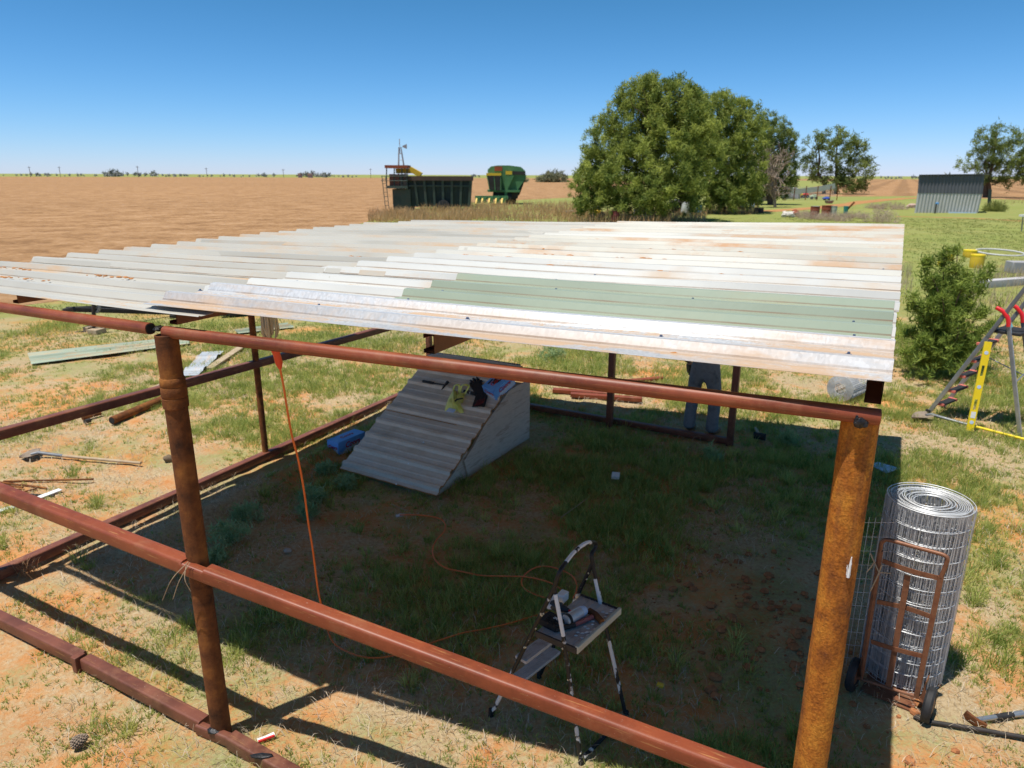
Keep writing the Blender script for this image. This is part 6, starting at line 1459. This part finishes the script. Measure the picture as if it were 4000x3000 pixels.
# play yard fence and toys
pfn = thing('wire_fence', G(3160, 780), 'low wire mesh fence with thin posts around the play yard', 'fence'); Yf = G(3160, 782).y
for u in (3066, 3100, 3145, 3190, 3240, 3268): p = at(u, 782, Yf); MB().tube([V((p.x, Yf, 0)), V((p.x, Yf, at(u, 726, Yf).z))], .06, 6).build('post', RUST, pfn)
mb = MB(); x0, x1, zt = at(3066, 730, Yf).x, at(3268, 730, Yf).x, at(3160, 728, Yf).z
for i in range(9): mb.tube([V((x0, Yf, zt * (i + .5) / 9)), V((x1, Yf, zt * (i + .5) / 9))], .012, 3)
for i in range(40): mb.tube([V((x0 + (x1 - x0) * i / 39, Yf, 0)), V((x0 + (x1 - x0) * i / 39, Yf, zt))], .010, 3)
mb.build('wire_mesh', PGM, pfn)
nt_ = thing('net_canopy', V((at(3140, 735, Yf).x, Yf, 0)), 'sagging pale green shade net hanging on the play yard fence', 'net')
MB().sweep(spline([at(3068, 734, Yf + .3), at(3100, 748, Yf + .3), at(3150, 744, Yf + .3), at(3200, 738, Yf + .3), at(3262, 726, Yf + .3)], 4), rsec(.08, .7)).build('net', mat('pale_net', [(.30, .34, .28), (.4, .43, .36)], 2, .8), nt_)
def toy(u, v, w, h, label, mt, parts_=()):
    b_ = G(u, v); k = depth(b_) / FPX; t = thing('toy', b_, label, 'toy'); MB().box(b_ + V((0, 0, h * k * .55)), (w * k, w * k * .6, h * k * .7)).build('body', mt, t, bevel=w * k * .12)
    MB().box(b_ + V((w * k * .1, 0, h * k * .95)), (w * k * .5, w * k * .5, h * k * .35)).build('top', mt, t, bevel=w * k * .08)
    for sx in (-1, 1): MB().lathe([(.05, -.1), (h * k * .3, -.1), (h * k * .3, .1), (.05, .1)], b_ + V((sx * w * k * .32, -w * k * .3, h * k * .3)), 14, (0, 1, 0)).build('wheel', BLACK, t)
toy(3122, 774, 24, 20, 'yellow plastic ride on toy inside the play yard', YELD); toy(3145, 774, 20, 20, 'red plastic ride on toy next to the yellow one', REDP); toy(3176, 778, 28, 16, 'pale green ride on toy with dark wheels by the fence', mat('pale_green_plastic', [(.38, .46, .3), (.46, .53, .38)], 2, .5)); toy(3226, 782, 26, 12, 'low blue plastic toy at the right of the play yard', mat('bright_blue_plastic', [(.05, .10, .50), (.08, .15, .6)], 2, .5))
tag(MB().lump(G(3088, 776) + V((0, 0, .5)), (1.5, .9, 1.1), 9, 12, 8).build('boulder', mat('grey_mound', [(.25, .24, .26), (.34, .33, .34)], 1, .9)), 'grey rounded mound at the left end of the play yard', 'boulder')
# yellow barrels, hoop and troughs on the right
YG = 'cut yellow barrels behind the juniper'
def tub_(u, v, w, h, label):
    b_ = G(u, v); k = depth(b_) / FPX; r = w * k / 2; t = thing('yellow_tub', b_, label, 'tub', YG); MB().lathe([(r * .92, 0), (r * .95, .02), (r, h * k * .5), (r, h * k), (r * .93, h * k), (r * .9, .05), (.01, .04)], b_, 24).build('tub', YELD, t); MB().lathe([(r * 1.01, -.03), (r * 1.04, 0), (r * 1.01, .03)], b_ + V((0, 0, h * k * .93)), 24).build('rim', YEL, t)
tub_(3812, 1046, 50, 52, 'nearest large yellow tub right of the juniper top'); tub_(3786, 1005, 48, 28, 'yellow tub partly hidden behind the nearest one'); tub_(3676, 1040, 26, 18, 'small yellow tub seen through the left side of the juniper'); tub_(3712, 1020, 22, 24, 'yellow tub mostly hidden behind the juniper top')
hp = G(3905, 992); k = depth(hp) / FPX
tag(MB().tube([hp + V((math.cos(a) * 78 * k, math.sin(a) * .95, .07 + .05 * math.sin(a))) for a in np.linspace(0, 2 * PI, 41)[:-1]], .04, 8, closed=True).build('hoop', mat('chalky_white', [(.46, .46, .44), (.56, .56, .54)], 4, .7)), 'large white hoop lying tilted on the lawn behind the yellow tubs', 'hoop')
ground_bar('concrete_beam', [(3840, 1112), (4200, 1085)], 0, mat('pale_concrete', [(.42, .40, .40), (.52, .5, .5)], 3, .9), 'long pale concrete beam lying behind the ladder', 'beam', .09, flat=(.3, .26))
tag(MB().box(G(4000, 1066) + V((0, 0, .2)), (1.1, .5, .4), frame((1, -.1, 0))).build('concrete_block', mat('grey_concrete', [(.3, .29, .3), (.38, .37, .37)], 3, .9), bevel=.02), 'grey concrete block behind the long pale beam', 'block')
yst = G(3990, 905); t = thing('plant_stand', yst, 'thin dark stand with small white top at the right frame edge', 'stand'); MB().tube([yst, at(3996, 845, yst.y)], .03, 6).build('pole', GREYT, t); MB().box(at(3998, 842, yst.y), (.35, .3, .12)).build('top', WHITEP, t)
# ------------------------------------------------------------------ horizon
UG = 'utility poles along the horizon'
for i, (u, v0, lab) in enumerate(((118, 650, 'far left utility pole'), (235, 650, 'utility pole second from the left'), (540, 648, 'tall utility pole left of centre field'), (808, 655, 'utility pole above the far field near the roof corner'), (1107, 660, 'utility pole midway to the green machine'), (1448, 658, 'utility pole just left of the module builder'))):
    Yp = 700; p = at(u, 680, Yp); t = tag(MB().tube([V((p.x, Yp, 0)), V((p.x, Yp, at(u, v0, Yp).z))], .22, 6).build('utility_pole', mat('pole_wood', [(.12, .10, .09), (.2, .17, .15)], 1, .9)), lab + ' on the horizon', 'utility pole', UG)
    MB().box(V((p.x, Yp, at(u, v0, Yp).z - 1)), (3.0, .25, .25)).build('crossarm', _mats['pole_wood'], t)
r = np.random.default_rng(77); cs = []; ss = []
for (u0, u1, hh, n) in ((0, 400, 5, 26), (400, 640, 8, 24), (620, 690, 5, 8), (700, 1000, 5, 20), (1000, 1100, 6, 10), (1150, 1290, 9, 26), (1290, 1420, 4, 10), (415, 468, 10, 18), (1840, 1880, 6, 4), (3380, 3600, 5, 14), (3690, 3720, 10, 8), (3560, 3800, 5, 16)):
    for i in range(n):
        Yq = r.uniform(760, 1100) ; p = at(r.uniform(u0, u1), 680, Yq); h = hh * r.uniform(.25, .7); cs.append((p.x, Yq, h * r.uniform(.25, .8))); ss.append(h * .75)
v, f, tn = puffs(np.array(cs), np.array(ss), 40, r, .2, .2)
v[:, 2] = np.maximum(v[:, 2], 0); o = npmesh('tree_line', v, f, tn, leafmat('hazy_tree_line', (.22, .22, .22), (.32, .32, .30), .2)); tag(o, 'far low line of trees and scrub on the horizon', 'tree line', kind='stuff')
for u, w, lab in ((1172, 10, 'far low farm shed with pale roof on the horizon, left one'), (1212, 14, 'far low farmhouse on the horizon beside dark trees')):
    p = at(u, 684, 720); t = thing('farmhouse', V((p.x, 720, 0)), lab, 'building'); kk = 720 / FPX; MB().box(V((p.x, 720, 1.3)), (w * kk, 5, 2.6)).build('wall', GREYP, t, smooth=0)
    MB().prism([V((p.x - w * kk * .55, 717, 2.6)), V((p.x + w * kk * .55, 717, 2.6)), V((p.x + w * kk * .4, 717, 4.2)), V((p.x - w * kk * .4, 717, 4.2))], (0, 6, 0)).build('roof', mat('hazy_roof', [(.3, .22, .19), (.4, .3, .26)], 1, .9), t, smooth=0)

# ------------------------------------------------------------------ soil crumbs, stems
SOILC = mat('crumbled_red_soil', [(.30, .11, .04), (.46, .20, .08)], 20, .95)
q = random.Random(33); mb = MB()
for i in range(260):
    x, y = q.gauss(1.95, .38), q.gauss(4.6, .62); r = .008 + .032 * q.random() ** 3; mb.lump((x, y, float(gz(x, y)) + r * .3), (r * 1.2, r, r * .75), i, 6, 4)
for i in range(900):
    x, y = q.uniform(-6, 5.5), 2.2 + 10 * q.random() ** 1.3
    if bool(inside_hut(np.array(x), np.array(y))): continue
    r = .004 + .013 * q.random() ** 3; mb.lump((x, y, float(gz(x, y)) + r * .3), (r * 1.2, r, r * .75), i, 5, 3)
tag(mb.build('soil_clods', SOILC, base=(1.9, 4.6, 0)), 'loose crumbs and clods of red soil scattered over the yard', 'soil', kind='stuff')
ds = thing('dry_grass_wisp', onF(745, 2200, -.06), 'three thin dry stems drooping from the middle rail joint at the brown post', 'dry grass')
for a, b, c in (((735, 2195), (672, 2262), (634, 2345)), ((742, 2198), (700, 2270), (676, 2340)), ((728, 2205), (722, 2262), (745, 2310))):
    MB().tube(spline([onF(*a, -.10), onF(*b, -.13), onF(*c, -.12)], 5), .0022, 5).build('stalk', WOOD, ds)
tf = G(105, 2240); r = np.random.default_rng(91); m_ = 60
o = npmesh('dead_tuft', *blades(np.array([tuple(tf)]) + r.normal(0, .04, (m_, 3)) * np.array([1, 1, 0]), r.uniform(.08, .2, m_), np.full(m_, .005), np.clip(r.normal(.7, .2, m_), .1, .97), r.random(m_), r=r), leafmat('rusty_dead_stalks', (.26, .13, .06), (.46, .28, .15), .2))
o.data.transform(Matrix.Translation(-tf)); o.location = tf; tag(o, 'rusty brown dead grass tuft beside the left end of the side sill', 'tuft')
